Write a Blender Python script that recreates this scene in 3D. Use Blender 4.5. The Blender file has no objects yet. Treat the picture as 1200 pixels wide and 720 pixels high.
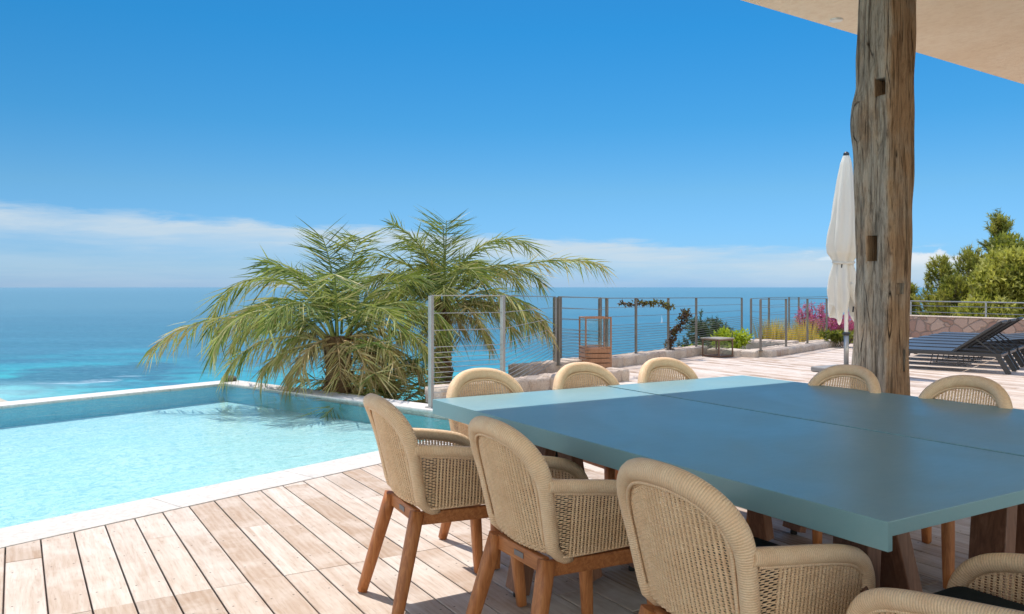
import bpy, bmesh, math, random
import numpy as np
from mathutils import Vector, Matrix, noise

random.seed(7)
rng = np.random.default_rng(7)
S = bpy.context.scene
COL = S.collection
R = math.radians
PI = math.pi

# ------------------------------------------------------------------ frames
HA = R(31.0)            # house axes: local x along the roof edge, local y towards the sea
PA = R(51.2)            # pool axes: local x along the pool, local y away from the deck
PB = (-2.638, 4.265)


def HF(t, b):
    return (t * math.cos(HA) - b * math.sin(HA), t * math.sin(HA) + b * math.cos(HA))


def PF(a, n):
    return (PB[0] + a * math.cos(PA) - n * math.sin(PA), PB[1] + a * math.sin(PA) + n * math.cos(PA))


# ------------------------------------------------------------------ mesh helper
class MB:
    """collects geometry for ONE mesh object"""

    def __init__(self):
        self.v = []
        self.f = []
        self.uv = []      # per face list of uv tuples (or None)
        self.c = []       # per face tint
        self.sm = []      # per face smooth

    def add(self, verts, faces, uvs=None, tint=0.5, smooth=False):
        o = len(self.v)
        self.v.extend([tuple(p) for p in verts])
        for i, f in enumerate(faces):
            self.f.append(tuple(o + k for k in f))
            self.uv.append(uvs[i] if uvs else None)
            self.c.append(tint)
            self.sm.append(smooth)

    def box(self, c, s, rot=0.0, tint=0.5, M=None):
        hx, hy, hz = s[0] / 2, s[1] / 2, s[2] / 2
        vs = [Vector((x, y, z)) for z in (-hz, hz) for y in (-hy, hy) for x in (-hx, hx)]
        if M is None:
            M = Matrix.Rotation(rot, 3, 'Z')
        vs = [M @ v + Vector(c) for v in vs]
        fs = [(0, 2, 3, 1), (4, 5, 7, 6), (0, 1, 5, 4), (2, 6, 7, 3), (1, 3, 7, 5), (0, 4, 6, 2)]
        uvs = []
        dims = [(s[0], s[1])] * 2 + [(s[0], s[2])] * 2 + [(s[1], s[2])] * 2
        for a, b in dims:
            uvs.append([(0, 0), (a, 0), (a, b), (0, b)])
        self.add(vs, fs, uvs, tint)

    def bar(self, p, q, w, h, tint=0.5, up=(0, 0, 1)):
        """rectangular bar from p to q"""
        p, q = Vector(p), Vector(q)
        d = (q - p)
        L = d.length
        z = d.normalized()
        u = Vector(up)
        if abs(z.dot(u)) > 0.97:
            u = Vector((0, 1, 0))
        x = u.cross(z).normalized()
        y = z.cross(x)
        M = Matrix((x, y, z)).transposed()
        self.box((p + q) / 2, (w, h, L), tint=tint, M=M)

    def tube(self, pts, r, k=8, cap=True, tint=0.5, flat=1.0, ref=None, closed=False, smooth=True, shape=None):
        P = [Vector(p) for p in pts]
        n = len(P)
        rs = r if isinstance(r, (list, tuple)) else [r] * n
        T = []
        for i in range(n):
            a = P[(i - 1) % n] if (closed or i > 0) else P[i]
            b = P[(i + 1) % n] if (closed or i < n - 1) else P[i]
            T.append((b - a).normalized())
        if ref is None:
            ref = Vector((0, 0, 1)) if abs(T[0].z) < 0.9 else Vector((0, 1, 0))
        X = (Vector(ref) - T[0] * T[0].dot(Vector(ref))).normalized()
        vs, L, acc = [], [], 0.0
        for i in range(n):
            if i:
                acc += (P[i] - P[i - 1]).length
                X = (X - T[i] * T[i].dot(X)).normalized()
            Y = T[i].cross(X)
            L.append(acc)
            for j in range(k):
                a = 2 * PI * j / k
                ca, sa = math.cos(a), math.sin(a)
                if shape == 'rr':
                    ca = math.copysign(abs(ca) ** 0.55, ca)
                    sa = math.copysign(abs(sa) ** 0.55, sa)
                vs.append(P[i] + X * (ca * rs[i] * flat) + Y * (sa * rs[i]))
        fs, uvs = [], []
        rr = max(rs)
        for i in range(n - 1 if not closed else n):
            i2 = (i + 1) % n
            for j in range(k):
                j2 = (j + 1) % k
                fs.append((i * k + j, i * k + j2, i2 * k + j2, i2 * k + j))
                c0, c1 = j / k * 2 * PI * rr, (j + 1) / k * 2 * PI * rr
                l1 = L[i2] if i2 > i else acc + 0.01
                uvs.append([(c0, L[i]), (c1, L[i]), (c1, l1), (c0, l1)])
        self.add(vs, fs, uvs, tint, smooth)
        if cap and not closed:
            o = len(self.v) - n * k
            self.f.append(tuple(o + j for j in range(k))[::-1]); self.uv.append(None); self.c.append(tint); self.sm.append(False)
            self.f.append(tuple(o + (n - 1) * k + j for j in range(k))); self.uv.append(None); self.c.append(tint); self.sm.append(False)

    def build(self, name, mat, parent=None, loc=None, rotz=None, bevel=0.0, seg=2, sub=0):
        me = bpy.data.meshes.new(name)
        me.from_pydata(self.v, [], self.f)
        n = len(me.polygons)
        uvl = me.uv_layers.new(name='UVMap')
        flat = []
        for p, u in zip(self.f, self.uv):
            if u is None:
                flat.extend([0.0] * (2 * len(p)))
            else:
                for a in u[:len(p)]:
                    flat.extend(a)
        uvl.data.foreach_set('uv', flat)
        at = me.attributes.new('tint', 'FLOAT', 'FACE')
        at.data.foreach_set('value', self.c)
        me.polygons.foreach_set('use_smooth', self.sm)
        me.update()
        me.validate()
        o = bpy.data.objects.new(name, me)
        COL.objects.link(o)
        for m in (mat if isinstance(mat, (list, tuple)) else [mat]):
            me.materials.append(m)
        if parent:
            o.parent = parent
        if loc:
            o.location = loc
        if rotz is not None:
            o.rotation_euler = (0, 0, rotz)
        if bevel:
            md = o.modifiers.new('bevel', 'BEVEL')
            md.width = bevel; md.segments = seg; md.limit_method = 'ANGLE'; md.angle_limit = R(40)
        return o


def tag(o, label, cat, group=None):
    o['label'] = label
    o['category'] = cat
    if group:
        o['group'] = group
    return o


def struct(o):
    o['kind'] = 'structure'
    return o


def thing(name, label, cat, loc=(0, 0, 0), rotz=0.0, group=None):
    o = bpy.data.objects.new(name, None)
    COL.objects.link(o)
    o.empty_display_size = 0.1
    o.location = loc
    o.rotation_euler = (0, 0, rotz)
    return tag(o, label, cat, group)


def copy_tree(o, parent=None):
    c = o.copy()
    COL.objects.link(c)
    if parent:
        c.parent = parent
    for ch in list(o.children):
        copy_tree(ch, c)
    return c


# ------------------------------------------------------------------ material helper
class NT:
    def __init__(self, name):
        self.m = bpy.data.materials.new(name)
        self.m.use_nodes = True
        self.t = self.m.node_tree
        self.t.nodes.clear()
        self.out = self.n('ShaderNodeOutputMaterial')

    def n(self, typ, **kw):
        nd = self.t.nodes.new(typ)
        for k, v in kw.items():
            if k == 'inp':
                for a, b in v.items():
                    self.set(nd, a, b)
            else:
                setattr(nd, k, v)
        return nd

    def set(self, nd, a, b):
        s = nd.inputs[a]
        if isinstance(b, bpy.types.NodeSocket):
            self.t.links.new(b, s)
        elif isinstance(b, bpy.types.Node):
            self.t.links.new(b.outputs[0], s)
        else:
            if hasattr(s.default_value, '__len__') and len(s.default_value) == 4 and len(b) == 3:
                b = (*b, 1)
            s.default_value = b

    def math(self, op, a, b=0.0, c=None, clamp=False):
        nd = self.n('ShaderNodeMath', operation=op, use_clamp=clamp)
        self.set(nd, 0, a); self.set(nd, 1, b)
        if c is not None:
            self.set(nd, 2, c)
        return nd.outputs[0]

    def mix(self, f, a, b, blend='MIX'):
        nd = self.n('ShaderNodeMix', data_type='RGBA', blend_type=blend)
        self.set(nd, 0, f); self.set(nd, 6, a); self.set(nd, 7, b)
        return nd.outputs[2]

    def ramp(self, f, stops, interp='LINEAR'):
        nd = self.n('ShaderNodeValToRGB')
        cr = nd.color_ramp
        cr.interpolation = interp
        while len(cr.elements) < len(stops):
            cr.elements.new(0.5)
        for e, (p, c) in zip(cr.elements, stops):
            e.position = p
            e.color = (*c, 1) if len(c) == 3 else c
        self.set(nd, 0, f)
        return nd.outputs[0]

    def maprange(self, v, a, b, c=0.0, d=1.0, smooth=False):
        nd = self.n('ShaderNodeMapRange', interpolation_type='SMOOTHSTEP' if smooth else 'LINEAR')
        for i, x in enumerate((v, a, b, c, d)):
            self.set(nd, i, x)
        return nd.outputs[0]

    def coord(self, kind='Object', scale=(1, 1, 1), rot=(0, 0, 0)):
        tc = self.n('ShaderNodeTexCoord')
        mp = self.n('ShaderNodeMapping')
        self.t.links.new(tc.outputs[kind], mp.inputs[0])
        mp.inputs['Scale'].default_value = scale
        mp.inputs['Rotation'].default_value = rot
        return mp.outputs[0]

    def noise(self, vec, scale, detail=4, rough=0.55, dist=0.0):
        nd = self.n('ShaderNodeTexNoise', inp={'Vector': vec, 'Scale': scale, 'Detail': detail, 'Roughness': rough, 'Distortion': dist})
        return nd.outputs[0]

    def tint(self):
        return self.n('ShaderNodeAttribute', attribute_name='tint').outputs['Fac']

    def bump(self, h, strength=0.3, dist=0.01):
        return self.n('ShaderNodeBump', inp={'Height': h, 'Strength': strength, 'Distance': dist}).outputs[0]

    def pbsdf(self, color, rough=0.5, normal=None, spec=0.5, metal=0.0, **kw):
        p = self.n('ShaderNodeBsdfPrincipled')
        self.set(p, 'Base Color', color)
        self.set(p, 'Roughness', rough)
        self.set(p, 'Specular IOR Level', spec)
        self.set(p, 'Metallic', metal)
        if normal is not None:
            self.set(p, 'Normal', normal)
        for k, v in kw.items():
            self.set(p, k, v)
        return p

    def done(self, sh):
        self.t.links.new(sh.outputs[0], self.out.inputs[0])
        return self.m


M = {}

# weathered deck boards
def mat_deck():
    m = NT('deck_wood')
    ti = m.tint()
    co = m.n('ShaderNodeTexCoord').outputs['Object']
    off = m.n('ShaderNodeCombineXYZ', inp={0: m.math('MULTIPLY', ti, 37.0), 1: m.math('MULTIPLY', ti, 91.0), 2: 0.0})
    v = m.n('ShaderNodeVectorMath', operation='ADD', inp={0: co, 1: off.outputs[0]}).outputs[0]
    st = m.n('ShaderNodeMapping', inp={'Vector': v, 'Scale': (1, 0.085, 1)}).outputs[0]
    g1 = m.noise(st, 22, 6, 0.6, 0.9)
    g2 = m.noise(st, 95, 4, 0.65, 0.4)
    fig = m.n('ShaderNodeTexWave', wave_type='BANDS', bands_direction='X',
              inp={'Vector': m.n('ShaderNodeMapping', inp={'Vector': v, 'Scale': (1, 0.22, 1)}).outputs[0],
                   'Scale': 9.0, 'Distortion': 7.0, 'Detail': 3.0, 'Detail Scale': 1.6}).outputs[0]
    blot = m.noise(v, 3.2, 4, 0.6)
    col = m.ramp(ti, [(0.0, (0.26, 0.165, 0.105)), (0.2, (0.41, 0.29, 0.205)), (0.42, (0.54, 0.425, 0.34)), (0.6, (0.61, 0.51, 0.43)), (0.82, (0.67, 0.58, 0.505)), (1.0, (0.36, 0.265, 0.20))])
    col = m.mix(m.maprange(g1, 0.35, 0.72, 0, 0.65), col, (0.34, 0.21, 0.13))
    col = m.mix(m.maprange(fig, 0.2, 0.9, 0, 0.22), col, (0.62, 0.51, 0.42))
    col = m.mix(m.maprange(blot, 0.46, 0.68, 0, 0.6), col, (0.68, 0.60, 0.53))
    col = m.mix(m.maprange(g2, 0.52, 0.75, 0, 0.5), col, (0.30, 0.19, 0.12))
    # small dark fixings/knots
    vo = m.n('ShaderNodeTexVoronoi', inp={'Vector': v, 'Scale': 2.6, 'Randomness': 1.0}).outputs['Distance']
    col = m.mix(m.maprange(vo, 0.012, 0.03, 0.75, 0.0), col, (0.13, 0.08, 0.05))
    # screw heads, two abreast at every joist
    sx_ = m.n('ShaderNodeSeparateXYZ', inp={0: co})
    fx = m.math('FRACT', m.math('DIVIDE', m.math('ADD', sx_.outputs[0], 4.841), 0.16))
    dx = m.math('MULTIPLY', m.math('SUBTRACT', m.math('ABSOLUTE', m.math('SUBTRACT', fx, 0.5)), 0.30), 0.16)
    fy = m.math('MULTIPLY', m.math('SUBTRACT', m.math('FRACT', m.math('DIVIDE', sx_.outputs[1], 0.48)), 0.5), 0.48)
    rd = m.math('SQRT', m.math('ADD', m.math('MULTIPLY', dx, dx), m.math('MULTIPLY', fy, fy)))
    col = m.mix(m.maprange(rd, 0.0038, 0.0055, 0.85, 0), col, (0.10, 0.075, 0.06))
    h = m.math('ADD', m.math('MULTIPLY', g1, 0.6), m.math('MULTIPLY', g2, 0.5))
    return m.done(m.pbsdf(col, m.maprange(g1, 0.3, 0.7, 0.55, 0.8), m.bump(h, 0.35, 0.004), 0.3))


def mat_stone(name, c0, c1, c2, scale=4.0, bump=0.5, dist=0.02):
    m = NT(name)
    co = m.coord('Object')
    n1 = m.noise(co, scale, 6, 0.6)
    n2 = m.noise(co, scale * 9, 5, 0.65)
    ti = m.tint()
    col = m.mix(m.maprange(n1, 0.35, 0.65), c0, c1)
    col = m.mix(m.maprange(ti, 0.0, 1.0, 0, 0.75), col, c2)
    col = m.mix(m.maprange(n2, 0.4, 0.75, 0, 0.5), col, tuple(x * 0.55 for x in c0))
    h = m.math('ADD', n1, m.math('MULTIPLY', n2, 0.6))
    return m.done(m.pbsdf(col, 0.85, m.bump(h, bump, dist), 0.25))


def mat_rubble():
    m = NT('rubble_stone')
    co = m.coord('Object', (1, 1, 1.15))
    wob = m.noise(co, 5, 3)
    wv = m.n('ShaderNodeVectorMath', operation='SCALE', inp={0: m.n('ShaderNodeTexNoise', inp={'Vector': co, 'Scale': 4.0}).outputs[1], 'Scale': 0.18}).outputs[0]
    cv = m.n('ShaderNodeVectorMath', operation='ADD', inp={0: co, 1: wv}).outputs[0]
    vo = m.n('ShaderNodeTexVoronoi', inp={'Vector': cv, 'Scale': 3.3})
    ed = m.n('ShaderNodeTexVoronoi', feature='DISTANCE_TO_EDGE', inp={'Vector': cv, 'Scale': 3.3}).outputs['Distance']
    rnd = m.n('ShaderNodeSeparateColor', inp={0: vo.outputs['Color']}).outputs[0]
    col = m.ramp(rnd, [(0, (0.27, 0.155, 0.115)), (0.3, (0.36, 0.23, 0.175)), (0.55, (0.45, 0.325, 0.25)), (0.8, (0.31, 0.19, 0.15)), (1, (0.50, 0.41, 0.335))])
    n2 = m.noise(co, 30, 5, 0.65)
    col = m.mix(m.maprange(n2, 0.4, 0.75, 0, 0.45), col, (0.17, 0.11, 0.085))
    col = m.mix(m.maprange(ed, 0.01, 0.05, 1, 0), col, (0.20, 0.15, 0.12))
    h = m.math('ADD', m.maprange(ed, 0.0, 0.09, 0, 1, True), m.math('MULTIPLY', n2, 0.35))
    return m.done(m.pbsdf(col, 0.85, m.bump(h, 0.7, 0.03), 0.25))


def mat_plain(name, c, rough=0.5, spec=0.5, metal=0.0, var=0.12, scale=12.0, bump=0.05):
    m = NT(name)
    co = m.coord('Object')
    n = m.noise(co, scale, 5, 0.6)
    col = m.mix(m.maprange(n, 0.3, 0.7), tuple(x * (1 - var) for x in c), tuple(min(1, x * (1 + var)) for x in c))
    return m.done(m.pbsdf(col, m.maprange(n, 0.3, 0.7, rough * 0.9, min(1, rough * 1.12)), m.bump(n, bump, 0.01), spec, metal))


def mat_teak(name, a, b, c, along='Z'):
    m = NT(name)
    sc = {'Z': (1, 1, 0.09), 'X': (0.09, 1, 1), 'Y': (1, 0.09, 1)}[along]
    co = m.coord('Object', sc)
    g = m.noise(co, 60, 6, 0.6, 1.2)
    g2 = m.noise(co, 190, 3, 0.6)
    ti = m.tint()
    col = m.ramp(g, [(0.3, a), (0.52, b), (0.72, c)])
    col = m.mix(m.maprange(g2, 0.5, 0.75, 0, 0.35), col, tuple(x * 0.45 for x in a))
    col = m.mix(m.maprange(ti, 0, 1, 0.0, 0.25), col, tuple(x * 0.7 for x in a))
    return m.done(m.pbsdf(col, 0.48, m.bump(g, 0.15, 0.003), 0.4))


def mat_weave(name, wrapped=False, c0=(0.52, 0.37, 0.22), c1=(0.68, 0.52, 0.34)):
    m = NT(name)
    co = m.coord('Object')
    n = m.noise(co, 26, 5, 0.65)
    n2 = m.noise(co, 230, 3, 0.6)
    oi = m.n('ShaderNodeObjectInfo').outputs['Random']
    col = m.mix(m.maprange(n, 0.3, 0.7), c0, c1)
    if not wrapped:
        col = m.mix(m.maprange(m.tint(), 0.0, 1.0, 0, 0.5), col, tuple(x * 0.72 for x in c0))
    col = m.mix(m.math('MULTIPLY', oi, 0.25), col, tuple(x * 0.75 for x in c0))
    col = m.mix(m.maprange(n2, 0.45, 0.75, 0, 0.5), col, tuple(x * 0.62 for x in c0))
    if wrapped:
        uv = m.n('ShaderNodeTexCoord').outputs['UV']
        w = m.n('ShaderNodeTexWave', wave_type='BANDS', bands_direction='Y', wave_profile='SIN',
                inp={'Vector': uv, 'Scale': 46.0, 'Distortion': 0.9, 'Detail': 1.0, 'Detail Scale': 0.6}).outputs[0]
        col = m.mix(m.maprange(w, 0.0, 0.35, 0.45, 0.0), col, tuple(x * 0.5 for x in c0))
        nr = m.bump(w, 0.55, 0.0025)
    else:
        nr = m.bump(n2, 0.3, 0.002)
    return m.done(m.pbsdf(col, 0.55, nr, 0.35))


def mat_leaf(name, stops, trans=0.35, rough=0.5):
    m = NT(name)
    col = m.ramp(m.tint(), stops)
    d = m.pbsdf(col, rough, None, 0.35)
    t = m.n('ShaderNodeBsdfTranslucent', inp={'Color': m.mix(0.5, col, (0.35, 0.40, 0.03), 'MIX')})
    s = m.n('ShaderNodeMixShader', inp={0: trans, 1: d.outputs[0], 2: t.outputs[0]})
    return m.done(s)


M['deck'] = mat_deck()
M['kerb_stone'] = mat_stone('kerb_stone', (0.42, 0.29, 0.22), (0.57, 0.45, 0.36), (0.66, 0.56, 0.46), 5.0, 0.9, 0.03)
M['coping'] = mat_stone('coping_stone', (0.57, 0.52, 0.475), (0.68, 0.63, 0.585), (0.61, 0.56, 0.51), 3.2, 0.35, 0.008)
M['rubble'] = mat_rubble()
M['teak'] = mat_teak('chair_teak', (0.28, 0.090, 0.027), (0.44, 0.158, 0.050), (0.54, 0.225, 0.080))
M['dark_wood'] = mat_teak('table_leg_wood', (0.12, 0.048, 0.026), (0.19, 0.083, 0.045), (0.25, 0.125, 0.075))
M['lantern_wood'] = mat_teak('lantern_wood', (0.27, 0.11, 0.05), (0.37, 0.17, 0.085), (0.44, 0.22, 0.12))
M['weave'] = mat_weave('cane_weave', False, (0.82, 0.53, 0.31), (0.92, 0.68, 0.44))
M['wrap'] = mat_weave('cane_wrap', True, (0.83, 0.54, 0.325), (0.91, 0.68, 0.45))
M['cushion'] = mat_plain('cushion_fabric', (0.012, 0.02, 0.026), 0.9, 0.2, 0, 0.3, 160, 0.2)
M['plate'] = mat_plain('grey_plate', (0.16, 0.16, 0.17), 0.4, 0.5, 0.4)
M['rubber'] = mat_plain('black_rubber', (0.012, 0.012, 0.012), 0.6)
M['steel'] = mat_plain('fence_steel', (0.36, 0.35, 0.34), 0.42, 0.5, 0.65, 0.15, 5)
M['black_metal'] = mat_plain('black_metal', (0.022, 0.022, 0.027), 0.38, 0.5, 0.0, 0.15, 8)
M['sling'] = mat_plain('sling_fabric', (0.05, 0.055, 0.068), 0.38, 0.6, 0.0, 0.2, 300, 0.15)
M['white_paint'] = mat_plain('white_paint', (0.78, 0.78, 0.76), 0.4)
M['glass_pane'] = None


def mat_table():
    m = NT('table_laminate')
    co = m.coord('Object')
    n = m.noise(co, 3.0, 5, 0.6)
    n2 = m.noise(co, 420, 2, 0.5)
    n3 = m.noise(m.coord('Object', (1, 6, 1)), 9, 5, 0.65)
    col = m.mix(m.maprange(n, 0.3, 0.7), (0.165, 0.31, 0.335), (0.19, 0.345, 0.37))
    col = m.mix(m.maprange(n2, 0.4, 0.7, 0, 0.3), col, (0.21, 0.39, 0.42))
    sm = m.noise(co, 1.7, 5, 0.6, 0.8)
    rough = m.math('ADD', m.maprange(n3, 0.3, 0.7, 0.29, 0.34), m.maprange(sm, 0.35, 0.65, 0.0, 0.10))
    dust = m.noise(co, 55, 4, 0.75)
    col = m.mix(m.math('MULTIPLY', m.maprange(dust, 0.35, 0.75, 0, 0.16), m.maprange(sm, 0.4, 0.65)), col, (0.42, 0.46, 0.46))
    return m.done(m.pbsdf(col, rough, m.bump(n, 0.03, 0.002), 0.95))


M['table'] = mat_table()


def mat_post():
    m = NT('old_timber')
    co = m.coord('Object', (1, 1, 0.11))
    c1 = m.coord('Object')
    ti = m.tint()
    g = m.noise(co, 24, 8, 0.72, 0.8)
    g2 = m.noise(co, 90, 6, 0.7, 0.3)
    crack = m.n('ShaderNodeTexVoronoi', feature='DISTANCE_TO_EDGE', inp={'Vector': m.coord('Object', (1, 1, 0.055)), 'Scale': 9.0, 'Randomness': 1.0}).outputs['Distance']
    pat = m.noise(c1, 2.6, 5, 0.6)
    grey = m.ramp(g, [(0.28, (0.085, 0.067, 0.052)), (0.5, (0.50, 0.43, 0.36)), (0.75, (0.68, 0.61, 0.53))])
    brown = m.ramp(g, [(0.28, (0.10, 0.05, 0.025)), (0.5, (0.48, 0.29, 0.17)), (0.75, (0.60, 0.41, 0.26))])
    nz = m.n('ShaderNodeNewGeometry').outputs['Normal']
    # timber greyer on its seaward-left face, browner on the face towards the house
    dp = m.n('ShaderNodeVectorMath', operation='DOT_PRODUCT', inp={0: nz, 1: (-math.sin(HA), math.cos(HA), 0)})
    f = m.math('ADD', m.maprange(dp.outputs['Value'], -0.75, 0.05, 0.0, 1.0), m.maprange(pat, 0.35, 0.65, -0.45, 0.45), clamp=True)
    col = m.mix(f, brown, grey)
    col = m.mix(m.maprange(g2, 0.52, 0.72, 0, 0.7), col, (0.06, 0.036, 0.02))
    ckm = m.math('MULTIPLY', m.maprange(crack, 0.0, 0.013, 1, 0), m.maprange(m.noise(c1, 5.0, 3), 0.46, 0.58))
    col = m.mix(ckm, col, (0.02, 0.012, 0.008))
    spots = m.n('ShaderNodeTexVoronoi', inp={'Vector': m.coord('Object', (1, 1, 0.4)), 'Scale': 7.0}).outputs['Distance']
    sp = m.maprange(spots, 0.05, 0.11, 0.9, 0)
    sp = m.math('MULTIPLY', sp, m.maprange(pat, 0.45, 0.6))
    col = m.mix(sp, col, (0.02, 0.013, 0.009))
    col = m.mix(m.maprange(m.noise(m.coord('Object', (1, 1, 0.03)), 34, 4, 0.7, 0.4), 0.55, 0.65, 0, 0.75), col, (0.045, 0.026, 0.015))
    h = m.math('ADD', m.math('MULTIPLY', g, 1.0), m.math('MULTIPLY', g2, 0.5))
    h = m.math('SUBTRACT', h, m.math('MULTIPLY', ckm, 0.8))
    return m.done(m.pbsdf(col, 0.85, m.bump(h, 1.0, 0.05), 0.2))


M['post'] = mat_post()


def mat_plaster():
    m = NT('cream_plaster')
    co = m.coord('Object')
    n = m.noise(co, 1.1, 6, 0.6, 0.4)
    n2 = m.noise(m.coord('Object', (1.6, 1, 1)), 11, 7, 0.75)
    col = m.mix(m.maprange(n, 0.35, 0.65), (0.86, 0.70, 0.53), (0.92, 0.79, 0.63))
    col = m.mix(m.maprange(n2, 0.45, 0.7, 0, 0.5), col, (0.72, 0.54, 0.38))
    return m.done(m.pbsdf(col, 0.9, m.bump(n2, 0.6, 0.02), 0.15))


M['plaster'] = mat_plaster()


def mat_canvas():
    m = NT('parasol_canvas')
    n = m.noise(m.coord('Object'), 120, 3)
    col = m.mix(n, (0.70, 0.67, 0.60), (0.78, 0.76, 0.70))
    d = m.pbsdf(col, 0.85, m.bump(n, 0.1, 0.002), 0.2)
    t = m.n('ShaderNodeBsdfTranslucent', inp={'Color': (0.75, 0.66, 0.52, 1)})
    return m.done(m.n('ShaderNodeMixShader', inp={0: 0.3, 1: d.outputs[0], 2: t.outputs[0]}))


M['canvas'] = mat_canvas()


def mat_glass():
    m = NT('clear_glass')
    tr = m.n('ShaderNodeBsdfTransparent', inp={'Color': (0.96, 0.98, 0.97, 1)})
    gl = m.n('ShaderNodeBsdfGlossy', inp={'Roughness': 0.02})
    lw = m.n('ShaderNodeLayerWeight', inp={'Blend': 0.5}).outputs['Facing']
    fr = m.math('ADD', m.math('MULTIPLY', m.math('POWER', lw, 5.0), 0.6), 0.04)
    return m.done(m.n('ShaderNodeMixShader', inp={0: fr, 1: tr.outputs[0], 2: gl.outputs[0]}))


M['glass'] = mat_glass()


def mat_pool_water():
    m = NT('pool_water')
    co = m.coord('Object', (1, 1.5, 1))
    n = m.noise(co, 2.2, 4, 0.55, 0.8)
    n2 = m.noise(co, 9.0, 3, 0.55, 0.5)
    h = m.math('ADD', n, m.math('MULTIPLY', n2, 0.35))
    nb = m.bump(h, 0.35, 0.03)
    tr = m.n('ShaderNodeBsdfTransparent', inp={'Color': (0.80, 0.955, 0.96, 1)})
    gl = m.n('ShaderNodeBsdfGlossy', inp={'Roughness': 0.03, 'Normal': nb})
    fr = m.n('ShaderNodeFresnel', inp={'IOR': 1.33, 'Normal': nb})
    f = m.math('MULTIPLY', fr.outputs[0], 0.78)
    return m.done(m.n('ShaderNodeMixShader', inp={0: f, 1: tr.outputs[0], 2: gl.outputs[0]}))


M['pool_water'] = mat_pool_water()


def mat_pool_tile():
    m = NT('pool_mosaic_caustics')
    co = m.coord('Object')
    vo = m.n('ShaderNodeTexVoronoi', inp={'Vector': m.coord('Object', (1, 1, 1)), 'Scale': 22.0}).outputs['Color']
    r = m.n('ShaderNodeSeparateColor', inp={0: vo}).outputs[0]
    wv = m.n('ShaderNodeVectorMath', operation='SCALE', inp={0: m.n('ShaderNodeTexNoise', inp={'Vector': co, 'Scale': 5.0}).outputs[1], 'Scale': 0.25}).outputs[0]
    cv = m.n('ShaderNodeVectorMath', operation='ADD', inp={0: co, 1: wv}).outputs[0]
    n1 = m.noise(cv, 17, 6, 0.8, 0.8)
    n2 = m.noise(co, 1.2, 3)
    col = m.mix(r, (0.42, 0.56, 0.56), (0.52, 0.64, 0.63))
    col = m.mix(m.maprange(n1, 0.42, 0.62, 0, 0.8), col, (0.80, 0.82, 0.80))  # caustic light painted in: pale mottle here, darker mottle below
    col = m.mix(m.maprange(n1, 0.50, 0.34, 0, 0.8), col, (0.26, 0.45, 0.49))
    col = m.mix(m.maprange(n2, 0.35, 0.65, 0, 0.3), col, (0.36, 0.58, 0.60))
    return m.done(m.pbsdf(col, 0.5, None, 0.3))


M['pool_tile'] = mat_pool_tile()


M['pool_wall'] = mat_stone('pool_wall_shaded', (0.18, 0.46, 0.50), (0.25, 0.54, 0.57), (0.20, 0.49, 0.53), 8, 0.1, 0.002)  # darker than the floor tile: wall shade put into the colour


def px_sea(x, y):
    d = 61.35 * 970 / (y - 336)
    return ((x - 600) / 970 * d, d)


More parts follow.
